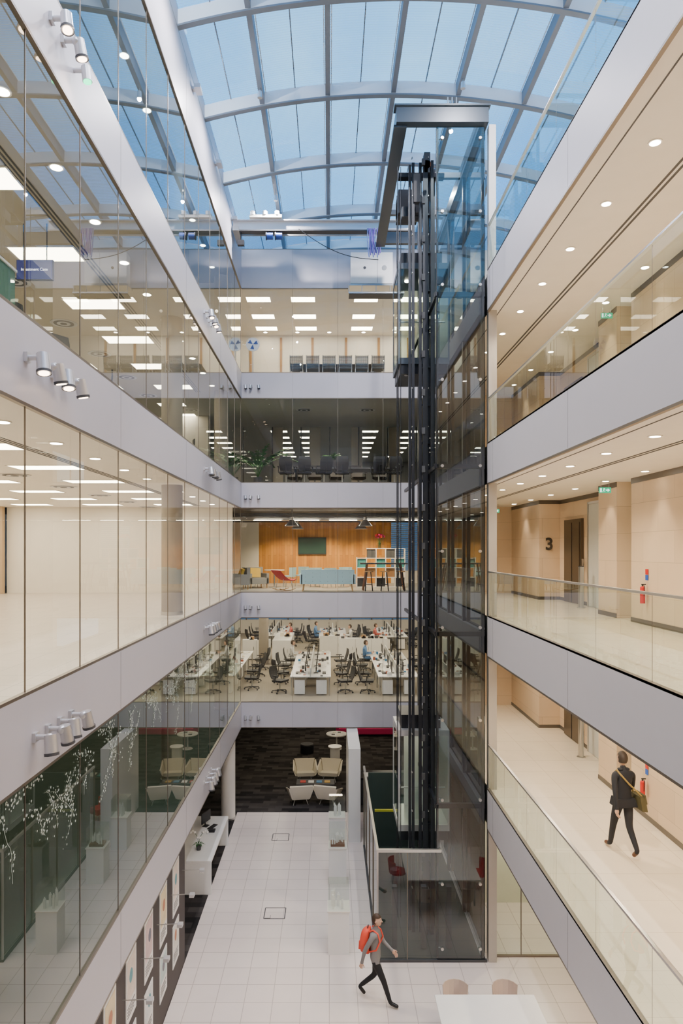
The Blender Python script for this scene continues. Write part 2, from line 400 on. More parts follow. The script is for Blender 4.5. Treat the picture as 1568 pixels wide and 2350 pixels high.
tr=t.nodes.new('ShaderNodeBsdfTransparent'); tr.inputs[0].default_value=(0.36,0.74,1.0,1)
tl=t.nodes.new('ShaderNodeBsdfTranslucent'); tl.inputs[0].default_value=(0.36,0.62,0.82,1)
mx=t.nodes.new('ShaderNodeMixShader'); t.links.new(mr.outputs[0],mx.inputs[0]); t.links.new(tr.outputs[0],mx.inputs[1]); t.links.new(tl.outputs[0],mx.inputs[2])
gl=t.nodes.new('ShaderNodeBsdfGlossy'); gl.inputs['Roughness'].default_value=0.05
mx2=t.nodes.new('ShaderNodeMixShader'); mx2.inputs[0].default_value=0.06; t.links.new(mx.outputs[0],mx2.inputs[1]); t.links.new(gl.outputs[0],mx2.inputs[2])
t.links.new(mx2.outputs[0],o.inputs[0]); roofg=m_
skl=empty('roof_skylight')
m=MB()
NS=4
for a,b in zip(pur[:-1],pur[1:]):
    for j in range(NS):
        x0=a+(b-a)*j/NS; x1=a+(b-a)*(j+1)/NS
        m.quad([(x0,ribY[0]-3,zr(x0)+.36),(x0,26.6,zr(x0)+.36),(x1,26.6,zr(x1)+.36),(x1,ribY[0]-3,zr(x1)+.36)],roofg)
m.obj('glazing',parent=skl)
m=MB()
for y in ribY:
    N=30
    for i in range(N):
        x0=pur[0]+(pur[-1]-pur[0])*i/N; x1=pur[0]+(pur[-1]-pur[0])*(i+1)/N
        za,zb=zr(x0),zr(x1)
        m.hexa([(x0,y,za),(x1,y,zb),(x1,y+.11,zb),(x0,y+.11,za),(x0,y,za+.33),(x1,y,zb+.33),(x1,y+.11,zb+.33),(x0,y+.11,za+.33)],[roofst,ribw,ribw,ribw,ribw,ribw])
        m.hexa([(x0,y-.02,za-.04),(x1,y-.02,zb-.04),(x1,y+.12,zb-.04),(x0,y+.12,za-.04),(x0,y-.02,za),(x1,y-.02,zb),(x1,y+.12,zb),(x0,y+.12,za)],roofst)
m.obj('ribs',parent=skl)
m=MB()
for x in pur: m.box(x-.06,x+.06,-3,26.6,zr(x)+.02,zr(x)+.34,roofst)
for a,b in zip(pur[:-1],pur[1:]):
    x=(a+b)/2; m.box(x-.012,x+.012,-3,26.6,zr(x)+.31,zr(x)+.35,roofst)
    for xe in (a+.09,b-.09): m.box(xe-.01,xe+.01,-3,26.6,zr(xe)+.31,zr(xe)+.34,ribw)
m.obj('purlins',parent=skl)
m=MB(); m.box(-3.45,XL-.02,-3,26.7,20.5,21.1,fascia); m.box(-3.45,9,26.7,26.9,20.3,22.2,fascia); m.box(6.75,6.9,-3,26.7,20.2,21.2,fascia); m.box(6.75,9.1,-3,26.7,21.1,21.3,white); m.obj('wall_roof_upstand')
def fill_bay():  # made-up fitting to carry the roof fill spots
    m=MB(); m.tube((0,0,.25),(0,0,.08),.012,steel); m.tube((0,0,.08),(0,0,-.08),.05,alu,.06,n=20); m.tube((0,0,-.07),(0,0,-.075),.05,P('fill_lens',(1,1,1),.3,emis=(.95,.95,1),es=6),n=20); return m.mesh('atrium_fill_fitting')
bm_=fill_bay()
for x in (-1.73,3.33):
    for y in (4,8.5,13,17.0,22.0):
        inst(bm_,'atrium_fill_fitting',(x,y,zr(x)-.15)); spot('atrium_fill_lamp',(x,y,zr(x)-.26),1150,2.9,(1,.95,.97),soft=.05)  # added fill from roof level, brightens fascias and ground floor
def fill_upl():  # invented housing for the rib fill
    m=MB(); m.box(0,.16,-.06,.06,-.03,.03,alu); m.box(.06,.2,-.15,.15,-.05,.04,alu); m.box(.07,.19,-.14,.14,.041,.045,P('fill_lens',(1,1,1))); return m.mesh('rib_fill_fitting')
um=fill_upl()
for y in (9.7,12.9,16.0,19.1,22.3):
    inst(um,'rib_fill_fitting',(XL,y,20.35)); spot('rib_fill_lamp',(XL+.13,y,20.42),110,2.7,(.85,.92,1),(XL+2.2,y+1.6,21.1),.03)  # added upward fill so the white ribs read brighter

# ------------------------------------------------------------------ gantry crane + cradle
m=MB()
m.box(-3.15,2.75,22.4,22.45,20.0,20.34,alu); m.box(-3.15,2.75,22.3,22.55,20.32,20.36,alu); m.box(-3.15,2.75,22.3,22.55,19.98,20.02,dkgrey)
m.box(-3.15,2.75,22.9,22.95,20.1,20.3,steel); m.box(-3.15,-2.95,22.2,23.2,19.95,20.1,steel)
m.box(-2.6,-1.55,22.2,23.0,20.38,20.46,white)
for x in (-2.5,-2.1,-1.7): m.tube((x,22.25,20.46),(x,22.25,20.58),.08,whiteg,n=14); m.sph((x,22.5,20.57),.1,steel)
blu=P('blue_enamel',(0.02,0.07,0.35),0.4)
for x in (-2.05,-1.75): 
    m.tube((x,22.4,19.85),(x+.2,22.4,19.85),.11,blu,n=16); m.tube((x-.03,22.4,19.85),(x,22.4,19.85),.13,blackp,n=16); m.cb(x+.1,22.4,19.97,.06,.08,.08,black)
m.tube((-2.9,22.4,19.7),(-2.9,22.4,19.99),.015,black); m.cb(-2.9,22.4,19.62,.22,.15,.16,blackp)
m.obj('gantry_beam')
m=MB(); pv=P('purple_strap',(0.12,0.06,0.45),0.7)
for i in range(9): 
    x=1.25+.045*i; m.path([(x,22.28,20.05),(x+.03*math.sin(i),22.24,19.6),(x+.05,22.26,19.1+.07*(i%3))],.02,pv if i%3 else blu,6)
m.obj('hanging_straps')
m=MB(); pts=[]
for i in range(13):
    u=i/12; pts.append((-1.0+2.6*u,22.22,20.0-1.0*u-.45*math.sin(u*math.pi)*(.6)))
m.path(pts,.012,blackp,6); m.obj('hanging_cable')
m=MB(); m.box(0,1.5,0,.45,0,1.1,whiteg); m.box(.95,.96,-.004,0,.02,1.08,dkgrey); m.tube((1.2,-.01,.55),(1.2,0,.55),.09,steel); m.tube((.5,-.01,.55),(.5,0,.55),.05,dkgrey)
m.box(-.08,1.9,-.1,.45,-.12,-.06,steel); m.box(-.08,1.9,-.1,-.06,-.4,-.34,steel)
for x in (-.06,.4,.9,1.4,1.86): m.tube((x,-.08,-.38),(x,-.08,-.08),.015,steel)
m.box(-.06,1.88,-.08,.4,-.42,-.39,dkgrey); m.obj('cleaning_cradle',(.76,24.3,19.05),bevel=.01)

# ------------------------------------------------------------------ lift
lift=empty('glass_lift_shaft')
FY=15.84; TOP=19.38
m=MB()
zs=[0.05,3.6,7.6,11.5,15.5,TOP]
for a,b in zip(zs[:-1],zs[1:]):
    m.quad([(2.5,FY,a),(3.6,FY,a),(3.6,FY,b),(2.5,FY,b)],glassl)
m.quad([(3.62,FY,0),(3.62,YF,0),(3.62,YF,TOP),(3.62,FY,TOP)],glassdk)
m.obj('glass_front',parent=lift)
m=MB(); m.box(3.645,3.655,16.05,YF,0.01,16,P('shaft_backing',(0.045,0.065,0.068),0.5)); m.obj('shaft_wall',parent=lift)
m=MB()
m.box(2.5,3.62,FY-.02,FY+.1,0,.06,black)
for z in zs[1:-1]:
    m.box(2.45,3.62,FY+.03,FY+.12,z-.06,z+.05,black); m.box(2.47,2.54,FY,22.5,z-.05,z+.04,black); m.box(3.5,3.6,FY+.1,24.5,z-.45,z+.08,dkgrey)
m.box(2.49,2.54,FY+.03,FY+.12,0,TOP,black); m.box(3.54,3.60,FY+.03,FY+.12,0,TOP,black)
for y in (18,20.3,22.5): m.box(3.52,3.6,y,y+.12,0,TOP,black)
m.obj('frame',parent=lift)
m=MB()
for z in [19.1,17.4,15.7,13.5,11.5,9.52,7.75,5.6,3.75,1.8,.3]:
    for x in (2.62,3.5):
        m.tube((x,FY-.035,z),(x,FY+.03,z),.035,steel,n=14); m.tube((x,FY+.03,z),(x+(-.08 if x<3 else .06),FY+.05,z),.012,steel)
m.obj('spider_bolts',parent=lift)
m=MB()
for (x,y,w,d) in ((2.02,17.1,.06,.10),(2.09,17.0,.07,.05),(2.27,17.0,.07,.12),(2.38,16.9,.12,.05),(2.47,17.1,.10,.08),(2.55,16.9,.07,.14),(2.64,17.3,.08,.12),(2.66,20.1,.10,.1)):
    m.box(x-w/2,x+w/2,y,y+d,0,19.2,black)
for i in range(20):
    z=.8+.95*i
    m.box(2.25,2.6,17.02,17.1,z,z+.04,black); m.cb(2.33,16.9,z+.3,.08,.06,.16,dkgrey)
    for x in (2.05,2.45): m.tube((x,16.85,z+.4),(x,16.95,z+.4),.012,steel,n=6)
m.obj('guide_rails',parent=lift)
m=MB()
for (x,y) in ((1.72,17.2),(1.80,17.2),(1.95,19.2),(1.84,18.6)): m.tube((x,y,.3),(x,y,19.2),.010,black,n=6)
m.obj('cables',parent=lift)
m=MB(); bl2=P('gantry_paint',(0.055,0.075,0.10),0.35,0.2)
m.box(1.55,3.68,FY-.1,FY+.12,19.42,19.78,bl2); m.box(1.5,3.72,FY-.14,FY+.16,19.78,19.82,bl2)
m.box(1.55,1.72,FY+.1,22.1,19.42,19.78,bl2); m.box(1.50,1.56,FY,22.1,19.38,19.42,bl2); m.box(1.5,1.8,FY,22.1,19.36,19.40,bl2)
m.box(3.5,3.68,FY+.1,22.1,19.42,19.78,bl2); m.box(1.55,3.68,21.95,22.1,19.42,19.78,bl2)
for y in (18.2,20.2): m.box(1.7,3.5,y,y+.12,19.48,19.62,bl2)
for x in (2.75,2.85,2.95): m.tube((x,FY,19.82),(x,FY,20.05),.015,steel)
m.obj('gantry',parent=lift)
m=MB()
m.box(1.80,2.35,17.8,18.5,18.35,18.95,black); m.tube((1.8,18.15,18.6),(2.4,18.15,18.6),.30,dkgrey,n=24); m.tube((2.42,18.15,18.7),(2.5,18.15,18.7),.33,bl2,n=24)
m.box(1.75,2.9,17.2,17.4,18.95,19.05,black); m.box(2.35,2.5,16.9,17.1,18.9,19.4,dkgrey); m.tube((2.43,16.9,19.1),(2.43,17.1,19.1),.1,P('rust',(0.25,0.09,0.04)),n=14)
m.box(2.1,2.25,16.95,17.1,18.2,18.9,dkgrey); m.box(1.85,2.2,17.4,17.8,18.05,18.3,black)
m.obj('machine',parent=lift)
def car(name, z, tint, fr, pan):
    m=MB(); x0,x1,y0,y1=1.78,3.1,17.6,19.1
    m.box(x0,x1,y0,y1,0,.16,fr); m.box(x0+.05,x1-.05,y0+.05,y1-.05,-.25,0,black); m.box(x0,x1,y0,y1,2.45,2.60,fr); m.box(x0+.1,x1-.2,y0+.2,y1-.2,2.6,2.95,black)
    for x in (x0,x1-.04):
        for y in (y0,y1-.04): m.box(x,x+.04,y,y+.04,.16,2.45,fr)
    for (a,b) in (((x0+.01,y0+.02),(x1,y0+.02)),((x0+.01,y0+.02),(x0+.01,y1)),((x0,y1-.02),(x1,y1-.02))):
        m.quad([(a[0],a[1],.16),(b[0],b[1],.16),(b[0],b[1],2.45),(a[0],a[1],2.45)],glassb)
    m.box(x1-.03,x1,y0+.1,y1-.1,.16,2.45,fr)
    if pan: m.box(x0+.3,x1-.3,y1-.1,y1-.06,.16,2.2,pan); m.box(x0+.28,x0+.6,y0+.04,y0+.06,.3,1.1,pan)
    m.tube((x0+.06,y0+.1,1.1),(x0+.06,y1-.1,1.1),.02,steel); m.tube((x0+.06,y0+.08,1.1),(x1-.1,y0+.08,1.1),.02,steel)
    for x in (2.1,2.6): m.tube((x,18.4,2.43),(x,18.4,2.45),.07,lens,n=14); m.tube((x-.1,17.75,-.27),(x-.1,17.75,-.25),.05,steel,n=12)
    m.box(1.80,1.86,17.9,18.0,1.0,1.5,tint)
    m.obj(name,(0,0,z),parent=lift)
car('lift_car',14.35,blu,bl2,None); car('lift_car',2.3,blu,alu,whiteg)
m=MB(); z1=2.54; x0=1.12
m.quad([(x0,FY,.03),(2.5,FY,.03),(2.5,FY,z1),(x0,FY,z1)],glassl); m.quad([(x0,FY,.03),(x0,22,.03),(x0,22,z1),(x0,FY,z1)],glassd)
m.box(x0-.02,2.6,FY-.03,FY+.03,z1,z1+.07,steel); m.box(x0-.03,x0+.03,FY,22,z1,z1+.06,steel); m.box(x0-.03,3.66,FY-.04,FY+.04,0,.05,dkgrey); m.box(x0-.03,x0+.03,FY,22,0,.05,dkgrey)
for y in (17.4,19,20.6,22): m.box(x0-.02,x0+.02,y-.02,y+.02,.03,z1,bronze)
m.box(x0-.02,x0+.02,FY-.02,FY+.02,.03,z1,steel); m.box(1.8,1.82,FY-.01,FY+.01,.03,z1,bronze)
m.obj('enclosure',parent=lift)
m=MB(); m.box(1.2,3.55,15.95,22,.005,.03,P('pit_floor',(0.03,0.045,0.035),0.6)); m.box(1.25,3.55,21.9,21.98,.03,2.4,P('pit_wall',(.04,.06,.05),.6))
for x in (1.5,2.2,2.8): m.box(x,x+.12,16.3,16.45,.03,1.5,dkgrey)
for x in (1.75,2.5): m.tube((x,18.3,.03),(x,18.3,.9),.08,black,n=14); m.tube((x,18.3,.9),(x,18.3,1.0),.12,dkgrey,n=14)
m.box(1.4,2.3,21.0,21.06,1.5,1.56,P('yellow_bar',(.6,.55,.05)))
m.obj('buffers',parent=lift)

# ------------------------------------------------------------------ fascia spotlights
def spots(name, n, lit):
    m=MB()
    for i in range(n):
        y=(i-(n-1)/2)*.34; d=.06*((i%2)*2-1)
        m.cb(.02,y,.02,.04,.10,.10,alu); m.tube((.04,y,.02),(.16,y,.02),.03,alu); m.sph((.17,y,.01),.05,alu)
        p0=Vector((.19,y+d*.4,.05)); p1=Vector((.22,y+d,-.16))
        m.tube(p0,p1,.065,alu,.072,n=18); m.tube(p1,p1+(p1-p0)*.04,.055,lensd if lit else dkgrey,n=18)
        m.tube(p1-(p1-p0)*.12,p1+(p1-p0)*.02,.078,dkgrey,n=18,caps=False)
    return m.mesh(name)
sl=spots('spotlight_cluster',4,True); su=spots('spotlight_cluster',4,False); s2=spots('spotlight_cluster',2,True)
for (y,z,me) in ((7.7,11.55,sl),(17.9,11.6,su),(7.9,7.5,su),(17.9,7.55,su),(17.9,15.6,sl),(17.9,3.6,su),(8.0,15.62,s2)):
    inst(me,'spotlight_cluster',(XL,y,z))
for z in (15.5,11.5,7.5,3.5): inst(su,'spotlight_cluster',(-2.95,YF,z),-math.pi/2,.7)
spot('fascia_spot_lamp',(-2.9,7.7,11.35),30,1.8,(1,.6,.45)); spot('fascia_spot_lamp',(-2.9,17.9,15.4),30,1.8,(1,.6,.45)); spot('fascia_spot_lamp',(-2.9,8.2,15.45),24,2,(1,.6,.45),(-3.2,8.6,14))
m=MB(); gg=E('green_lens',(0.05,0.8,0.35),6); m.tube((0,0,0),(.12,0,0),.03,alu); m.tube((.15,0,.04),(.17,0,-.14),.06,alu,n=18); m.tube((.17,0,-.14),(.171,0,-.15),.05,gg,n=18); m.obj('green_spotlight',(XL,8.55,15.55))

# ------------------------------------------------------------------ blossom graphic on level D glass
bl=P('etched_white',(0.60,0.70,0.65),0.5)
m=MB(); x=XL-.02
def flower(y,z,r):
    vs=[(x,y,z)]
    for i in range(10):
        a=math.pi*2*i/10; rr=r if i%2==0 else r*.45
        vs.append((x,y+rr*math.cos(a),z+rr*math.sin(a)))
    m.add(vs,[(0,i+1,(i+1)%10+1) for i in range(10)],bl)
for b in range(40):
    y=5.6+b*.31+random.random()*.3; z=7.04-random.random()*.3; a=random.choice([-2.7,-.5])+random.uniform(-.5,.5)
    for s_ in range(random.randint(7,15)):
        y2=y+.08*math.cos(a); z2=min(7.03,z+.08*math.sin(a))
        m.quad([(x,y-.003,z),(x,y2-.003,z2),(x,y2+.003,z2),(x,y+.003,z)],bl)
        if random.random()<.85:
            for q in range(4): flower(y2+random.uniform(-.10,.10),min(7.02,z2+random.uniform(-.08,.08)),random.uniform(.010,.024))
        y,z=y2,z2; a+=random.uniform(-.45,.35)
m.obj('blossom_glass_graphic')

# ------------------------------------------------------------------ furniture meshes
def task_chair(colr):
    m=MB()
    for i in range(5):
        a=i*2*math.pi/5+.3; e=(.3*math.cos(a),.3*math.sin(a))
        m.tube((0,0,.12),(e[0],e[1],.08),.022,blackp,.016,8); m.tube((e[0]-.02,e[1],.03),(e[0]+.02,e[1],.03),.03,blackp,n=10)
    m.tube((0,0,.1),(0,0,.43),.028,steel)
    m.hexa([(-.22,-.2,.43),(.22,-.2,.43),(.25,.25,.44),(-.25,.25,.44),(-.23,-.22,.50),(.23,-.22,.50),(.25,.27,.52),(-.25,.27,.52)],colr)
    pr=None
    for i in range(6):
        z=.52+.1*i; w=.19+.04*math.sin(i/5*math.pi); y=-.22-.05*math.sin(i/5*math.pi*.9)-.02*i
        if pr:
            pz,pw,py=pr
            m.hexa([(-pw,py-.02,pz),(pw,py-.02,pz),(pw,py+.01,pz),(-pw,py+.01,pz),(-w,y-.02,z),(w,y-.02,z),(w,y+.01,z),(-w,y+.01,z)],colr)
        pr=(z,w,y)
    m.path([(0,-.05,.42),(0,-.27,.45),(0,-.32,.75)],.02,blackp)
    for sx in (-.28,.28):
        m.path([(sx*.8,0,.45),(sx,0,.5),(sx,0,.68)],.016,blackp); m.cb(sx,.02,.69,.06,.26,.03,blackp)
    return m.mesh('office_chair')
tch=task_chair(blackp)
def meeting_chair():
    m=MB(); c=P('mesh_grey',(0.05,0.06,0.07),.6)
    for sx in (-.24,.24):
        m.path([(sx,.25,0),(sx,.22,.45),(sx,-.22,.45),(sx,-.30,.92)],.014,steel); m.tube((sx,-.22,.45),(sx,-.28,0),.014,steel); m.path([(sx,.2,.45),(sx,.18,.66),(sx,-.26,.66)],.014,blackp)
    m.box(-.23,.23,-.22,.24,.44,.48,c)
    for i in range(9): z=.52+.045*i; y=-.225-.075*(z-.45)/.45; m.cb(0,y,z,.48,.014,.028,c)
    for i in range(7): xx_=-.21+.07*i; m.tube((xx_,-.23,.5),(xx_,-.30,.9),.006,c,n=5)
    return m.mesh('meeting_chair')
mch=meeting_chair()
def lounge():
    m=MB()
    m.hexa([(-.30,-.25,.22),(.30,-.25,.22),(.34,.32,.27),(-.34,.32,.27),(-.33,-.28,.34),(.33,-.28,.34),(.37,.35,.42),(-.37,.35,.42)],cream)
    m.hexa([(-.30,-.28,.24),(.30,-.28,.24),(.30,-.18,.26),(-.30,-.18,.26),(-.44,-.48,.78),(.44,-.48,.78),(.42,-.40,.80),(-.42,-.40,.80)],cream)
    for s_ in (-1,1):
        q=[(s_*.28,-.28,.24),(s_*.36,.30,.28),(s_*.42,.30,.30),(s_*.34,-.30,.26),(s_*.42,-.44,.70),(s_*.47,.30,.52),(s_*.52,.28,.52),(s_*.48,-.46,.74)]
        m.hexa(q,cream)
        for y in (-.2,.25): m.tube((s_*.2,y*.6,.24),(s_*.28,y,0),.014,steel)
    m.box(-.28,-.24,-.2,.25,.2,.23,steel); m.box(.24,.28,-.2,.25,.2,.23,steel)
    return m.mesh('lounge_chair')
lg=lounge()
inst(lg,'lounge_chair',(-1.0,28.3,0),math.pi+.1); inst(lg,'lounge_chair',(.02,28.3,0),math.pi-.15)
inst(lg,'lounge_chair',(-1.1,25.75,0),.15); inst(lg,'lounge_chair',(-.05,25.75,0),-.25)
m=MB(); m.box(-.75,.75,-.32,.32,.33,.37,dkgrey); 
for x in (-.68,.68):
    for y in (-.26,.26): m.box(x-.02,x+.02,y-.02,y+.02,0,.33,black)
for i in range(4): m.box(-.6+.32*i,-.38+.32*i,-.12,.14,.37,.385,[P('mag_red',(.5,.05,.04)),whiteg,P('mag_blue',(.05,.2,.4)),P('mag_ochre',(.5,.3,.05))][i])
m.obj('coffee_table',(-.55,27.05,0))
m=MB(); m.tube((0,0,0),(0,0,.38),.32,black,n=28); m.tube((0,0,.38),(0,0,.42),.30,dkgrey,n=28); m.obj('pouf',(-1.05,32.2,0),bevel=.02)
m=MB(); m.tube((0,0,0),(0,0,.02),.25,whiteg,n=28); m.tube((0,0,.02),(0,0,.7),.04,whiteg); m.tube((0,0,.7),(0,0,.74),.5,whiteg,n=36)
for a in range(6): m.box(.25*math.cos(a)-.08,.25*math.cos(a)+.08,.25*math.sin(a)-.06,.25*math.sin(a)+.06,.74,.76,[whiteg,dkgrey,cream][a%3])
m.obj('round_table',(.35,32.8,0)); 
mg=P('magenta_fabric',(0.45,0.01,0.10),0.8)
m=MB(); m.box(-1.6,1.6,-.4,.4,.12,.42,mg); m.box(-1.6,1.6,.28,.42,.42,.85,mg); m.box(-1.65,-1.5,-.4,.42,.12,.62,mg); m.box(1.5,1.65,-.4,.42,.12,.62,mg); m.box(-1.5,1.5,-.3,.3,0,.12,black); m.obj('sofa',(2.0,35.3,0),bevel=.03)
m=MB(); m.tube((0,0,0),(0,0,.9),.22,whiteg,n=24); m.tube((0,0,.9),(0,0,.94),.3,whiteg,n=24); m.obj('pedestal_stand',(.25,30.0,0))
m=MB(); m.box(0,2.4,0,.9,0,.95,dkgrey); m.box(-.03,2.43,-.03,.93,.95,1.0,black)
for i in range(4): m.box(.15+.57*i,.6+.57*i,.15,.6,1.0,1.02,[whiteg,P('screen_teal',(.05,.25,.22)),cream,P('screen_teal',(0,0,0))][i])
m.obj('display_counter',(1.15,25.6,0))
rd=P('red_fabric',(0.55,0.02,0.02),0.7)
m=MB(); m.box(-.22,.22,-.22,.22,.2,.4,rd); m.box(-.22,.22,.14,.24,.4,.68,rd)
for x in (-.18,.18):
    for y in (-.18,.18): m.tube((x,y,0),(x,y,.2),.016,steel)
m.obj('armchair',(1.75,24.3,0),.6,bevel=.03)
m=MB(); m.box(.63,1.02,22.3,YF+.5,0,3.05,whiteg); m.obj('partition_wall')
def towers(seed,brown):
    random.seed(seed); m=MB(); mt=whiteg
    m.box(-.25,.25,-.25,.25,0,1.0,whiteg); m.box(-.27,.27,-.27,.27,1.0,1.03,white)
    if brown: m.box(-.2,.2,-.16,.16,1.03,1.10,P('walnut',(.16,.06,.025)))
    for i in range(9):
        x=random.uniform(-.16,.16); y=random.uniform(-.14,.14); h=random.uniform(.05,.3); w=random.uniform(.03,.06)
        m.box(x-w/2,x+w/2,y-w/2,y+w/2,1.03+(.07 if brown else 0),1.1+h,mt); m.box(x-w/4,x+w/4,y-w/4,y+w/4,1.1+h,1.14+h,mt)
    for (a,b) in (((-.25,-.25),(.25,-.25)),((.25,-.25),(.25,.25)),((.25,.25),(-.25,.25)),((-.25,.25),(-.25,-.25))):
        m.quad([(a[0],a[1],1.03),(b[0],b[1],1.03),(b[0],b[1],1.6),(a[0],a[1],1.6)],glass)
    m.quad([(-.25,-.25,1.6),(.25,-.25,1.6),(.25,.25,1.6),(-.25,.25,1.6)],glass)
    return m
towers(1,False).obj('display_plinth',(.22,16.35,0)); towers(2,True).obj('display_plinth',(.24,19.75,0)); towers(3,False).obj('display_plinth',(.25,22.0,0))
random.seed(11)
for (x,y) in ((-1.62,22.7),(-1.43,17.95)):
    m=MB()
    for a in (-.27,.27): m.box(a-.012,a+.012,-.27,.27,.001,.004,dkgrey); m.box(-.27,.27,a-.012,a+.012,.001,.004,dkgrey)
    m.box(-.25,-.1,-.25,-.24,.001,.004,dkgrey); m.box(-.11,-.1,-.25,-.1,.001,.004,dkgrey); m.obj('floor_hatch',(x,y,0))
m=MB(); m.box(-.58,.58,-1.6,1.6,.86,.94,whiteg); m.box(-.58,.58,-1.6,-1.54,0,.86,whiteg); m.box(-.58,.58,1.54,1.6,0,.86,whiteg); m.box(-.5,-.44,-1.54,1.54,.1,.86,whiteg)
m.obj('reception_desk',(-3.85,20.5,0),bevel=.008)
def monitor(m,x,y,z,f=1,w=.5):
    m.box(x-w/2,x+w/2,y-.015,y+.015,z+.13,z+.45,blackp); m.tube((x,y+.03*f,z+.01),(x,y+.03*f,z+.25),.02,blackp); m.box(x-.1,x+.1,y-.08,y+.08,z,z+.012,blackp)
m=MB(); m.M=Matrix.Rotation(1.2,4,'Z'); monitor(m,0,0,0); m.box(-.2,.2,-.3,-.16,0,.02,blackp); m.M=Matrix(); m.box(.15,.35,-.5,-.3,0,.05,blackp); m.tube((.17,-.48,.07),(.33,-.48,.07),.02,blackp); m.obj('desk_monitor',(-3.85,21.3,.94))
m=MB(); m.tube((0,0,0),(0,0,.14),.06,dkgrey,.08,n=16); gr=P('leaf_green',(.03,.12,.03),.5)
for i in range(7):
    a=i*.9; m.add([(0,0,.14),(.1*math.cos(a)-.03*math.sin(a),.1*math.sin(a)+.03*math.cos(a),.2),(.2*math.cos(a),.2*math.sin(a),.15),(.1*math.cos(a)+.03*math.sin(a),.1*math.sin(a)-.03*math.cos(a),.2)],[(0,1,2,3)],gr)
for s_ in (-1,1):
    pts=[(0,0,.14),(.03*s_,0,.35),(.12*s_,0.02,.5),(.24*s_,.03,.5)]; m.path(pts,.006,gr,6)
    for p in pts[1:]+[(.18*s_,.03,.52)]: m.sph((p[0],p[1],p[2]),(.045,.035,.04),whiteg,8,6)
m.obj('potted_orchid',(-3.75,19.6,.94))
m=MB(); bd=P('board_brown',(0.04,0.030,0.027),0.6); m.box(-3.42,-3.36,6,15.86,0,3.05,bd)
cols=[(.75,.72,.66),(.72,.62,.55),(.55,.68,.66),(.78,.66,.42),(.72,.74,.74),(.66,.5,.5)]
for i in range(9):
    y=14.9-1.12*i
    for j,(za,zb) in enumerate(((.55,1.45),(1.65,2.75))):
        w=.29; m.box(-3.36,-3.345,y-w,y+w,za,zb,whiteg)
        q=(i*2+j)%6; c=P('poster_%d'%q,cols[q],.6,var=.25,scale=5)
        m.box(-3.346,-3.342,y-w+.05,y+w-.05,za+.35,zb-.05,c)
        m.sph((-3.342,y-.05+.02*q,(za+zb)/2+.18),(.002,.10,.12),P('poster_ink_%d'%(q%3),[(.5,.2,.1),(.1,.3,.35),(.15,.15,.2)][q%3]),14,8)
        for r_ in range(4): m.box(-3.346,-3.341,y-w+.06,y+w-.1-.05*(r_%2),za+.26-.05*r_,za+.272-.05*r_,dkgrey)
m.obj('poster_board')
def piclamp():
    m=MB(); m.tube((0,0,0),(.42,0,.02),.008,steel,n=8); m.cb(.45,0,.0,.10,.12,.06,alu); m.cb(.45,0,-.032,.08,.10,.006,lensd); return m.mesh('picture_lamp')
pm=piclamp()
for y in (15.45,14.34,13.2,12.1,10.98): inst(pm,'picture_lamp',(-3.335,y,2.3))
m=MB(); m.box(2.08,4.05,11.2,13.5,.72,.76,whiteg)
for x in (2.2,3.9):
    for y in (11.35,13.35): m.tube((x,y,0),(x,y,.72),.025,steel)
m.obj('cafe_table',bevel=.01)
def shell(col):
    m=MB(); pr=None
    for j in range(7):
        a=-math.pi*.5+ (j-3)*.42; 
        p=(.26*math.cos(a),.26*math.sin(a))
        if pr: m.hexa([(pr[0],pr[1],.46),(p[0],p[1],.46),(p[0]*1.06,p[1]*1.06,.46),(pr[0]*1.06,pr[1]*1.06,.46),(pr[0]*1.1,pr[1]*1.15,.82),(p[0]*1.1,p[1]*1.15,.82),(p[0]*1.16,p[1]*1.21,.82),(pr[0]*1.16,pr[1]*1.21,.82)],col)
        pr=p
    m.tube((0,0,.42),(0,0,.47),.27,col,n=24)
    for x in (-.2,.2):
        for y in (-.2,.2): m.tube((x*.7,y*.7,.42),(x,y,0),.012,steel)
    return m.mesh('cafe_chair')
cw=shell(P('chair_beige',(.62,.50,.42),.5)); cr=shell(rd)
inst(cw,'cafe_chair',(2.55,13.72,0),math.pi,.92); inst(cw,'cafe_chair',(3.55,13.72,0),math.pi,.92); inst(cr,'cafe_chair',(1.95,12.25,0),-math.pi/2,.92); inst(cr,'cafe_chair',(4.22,12.35,0),math.pi/2,.92)

# ------------------------------------------------------------------ Far room A
MB().box(-14,9,30.4,30.6,16,19.1,white).obj('wall_far')
m=MB(); wd=P('oak_trim',(0.42,0.24,0.10),.5)
for x in (-3.5,-2.15,-.75,.75,2.2,3.5): m.box(x-.05,x+.05,30.36,30.4,16,19.0,wd)
m.obj('trim_30')
panels('ceiling_light_panels',[-2.7,-1.0,1.4,3.2],[26.0,27.9,29.4],19.1,.9,.5,panel)
downs('ceiling_downlights',[(x,29.9) for x in (-2.8,-1.4,0,1.5,2.9)],19.1)
m=MB(); m.box(-1.4,2.2,-.6,.6,.72,.75,dkgrey); 
for x in (-1,1.8): m.box(x-.04,x+.04,-.4,.4,0,.72,steel)
m.obj('meeting_table',(-.1,27.0,16))
for i in range(6): inst(mch,'meeting_chair',(-1.25+.62*i,26.1,16),0)
for i in range(5): inst(mch,'meeting_chair',(-1.0+.62*i,27.9,16),math.pi)
m=MB(); m.tube((0,0,0),(0,0,.03),.22,steel,n=20); m.tube((0,0,0),(0,0,1.3),.02,steel); m.tube((0,-.02,1.35),(0,.02,1.35),.26,alu,n=24)
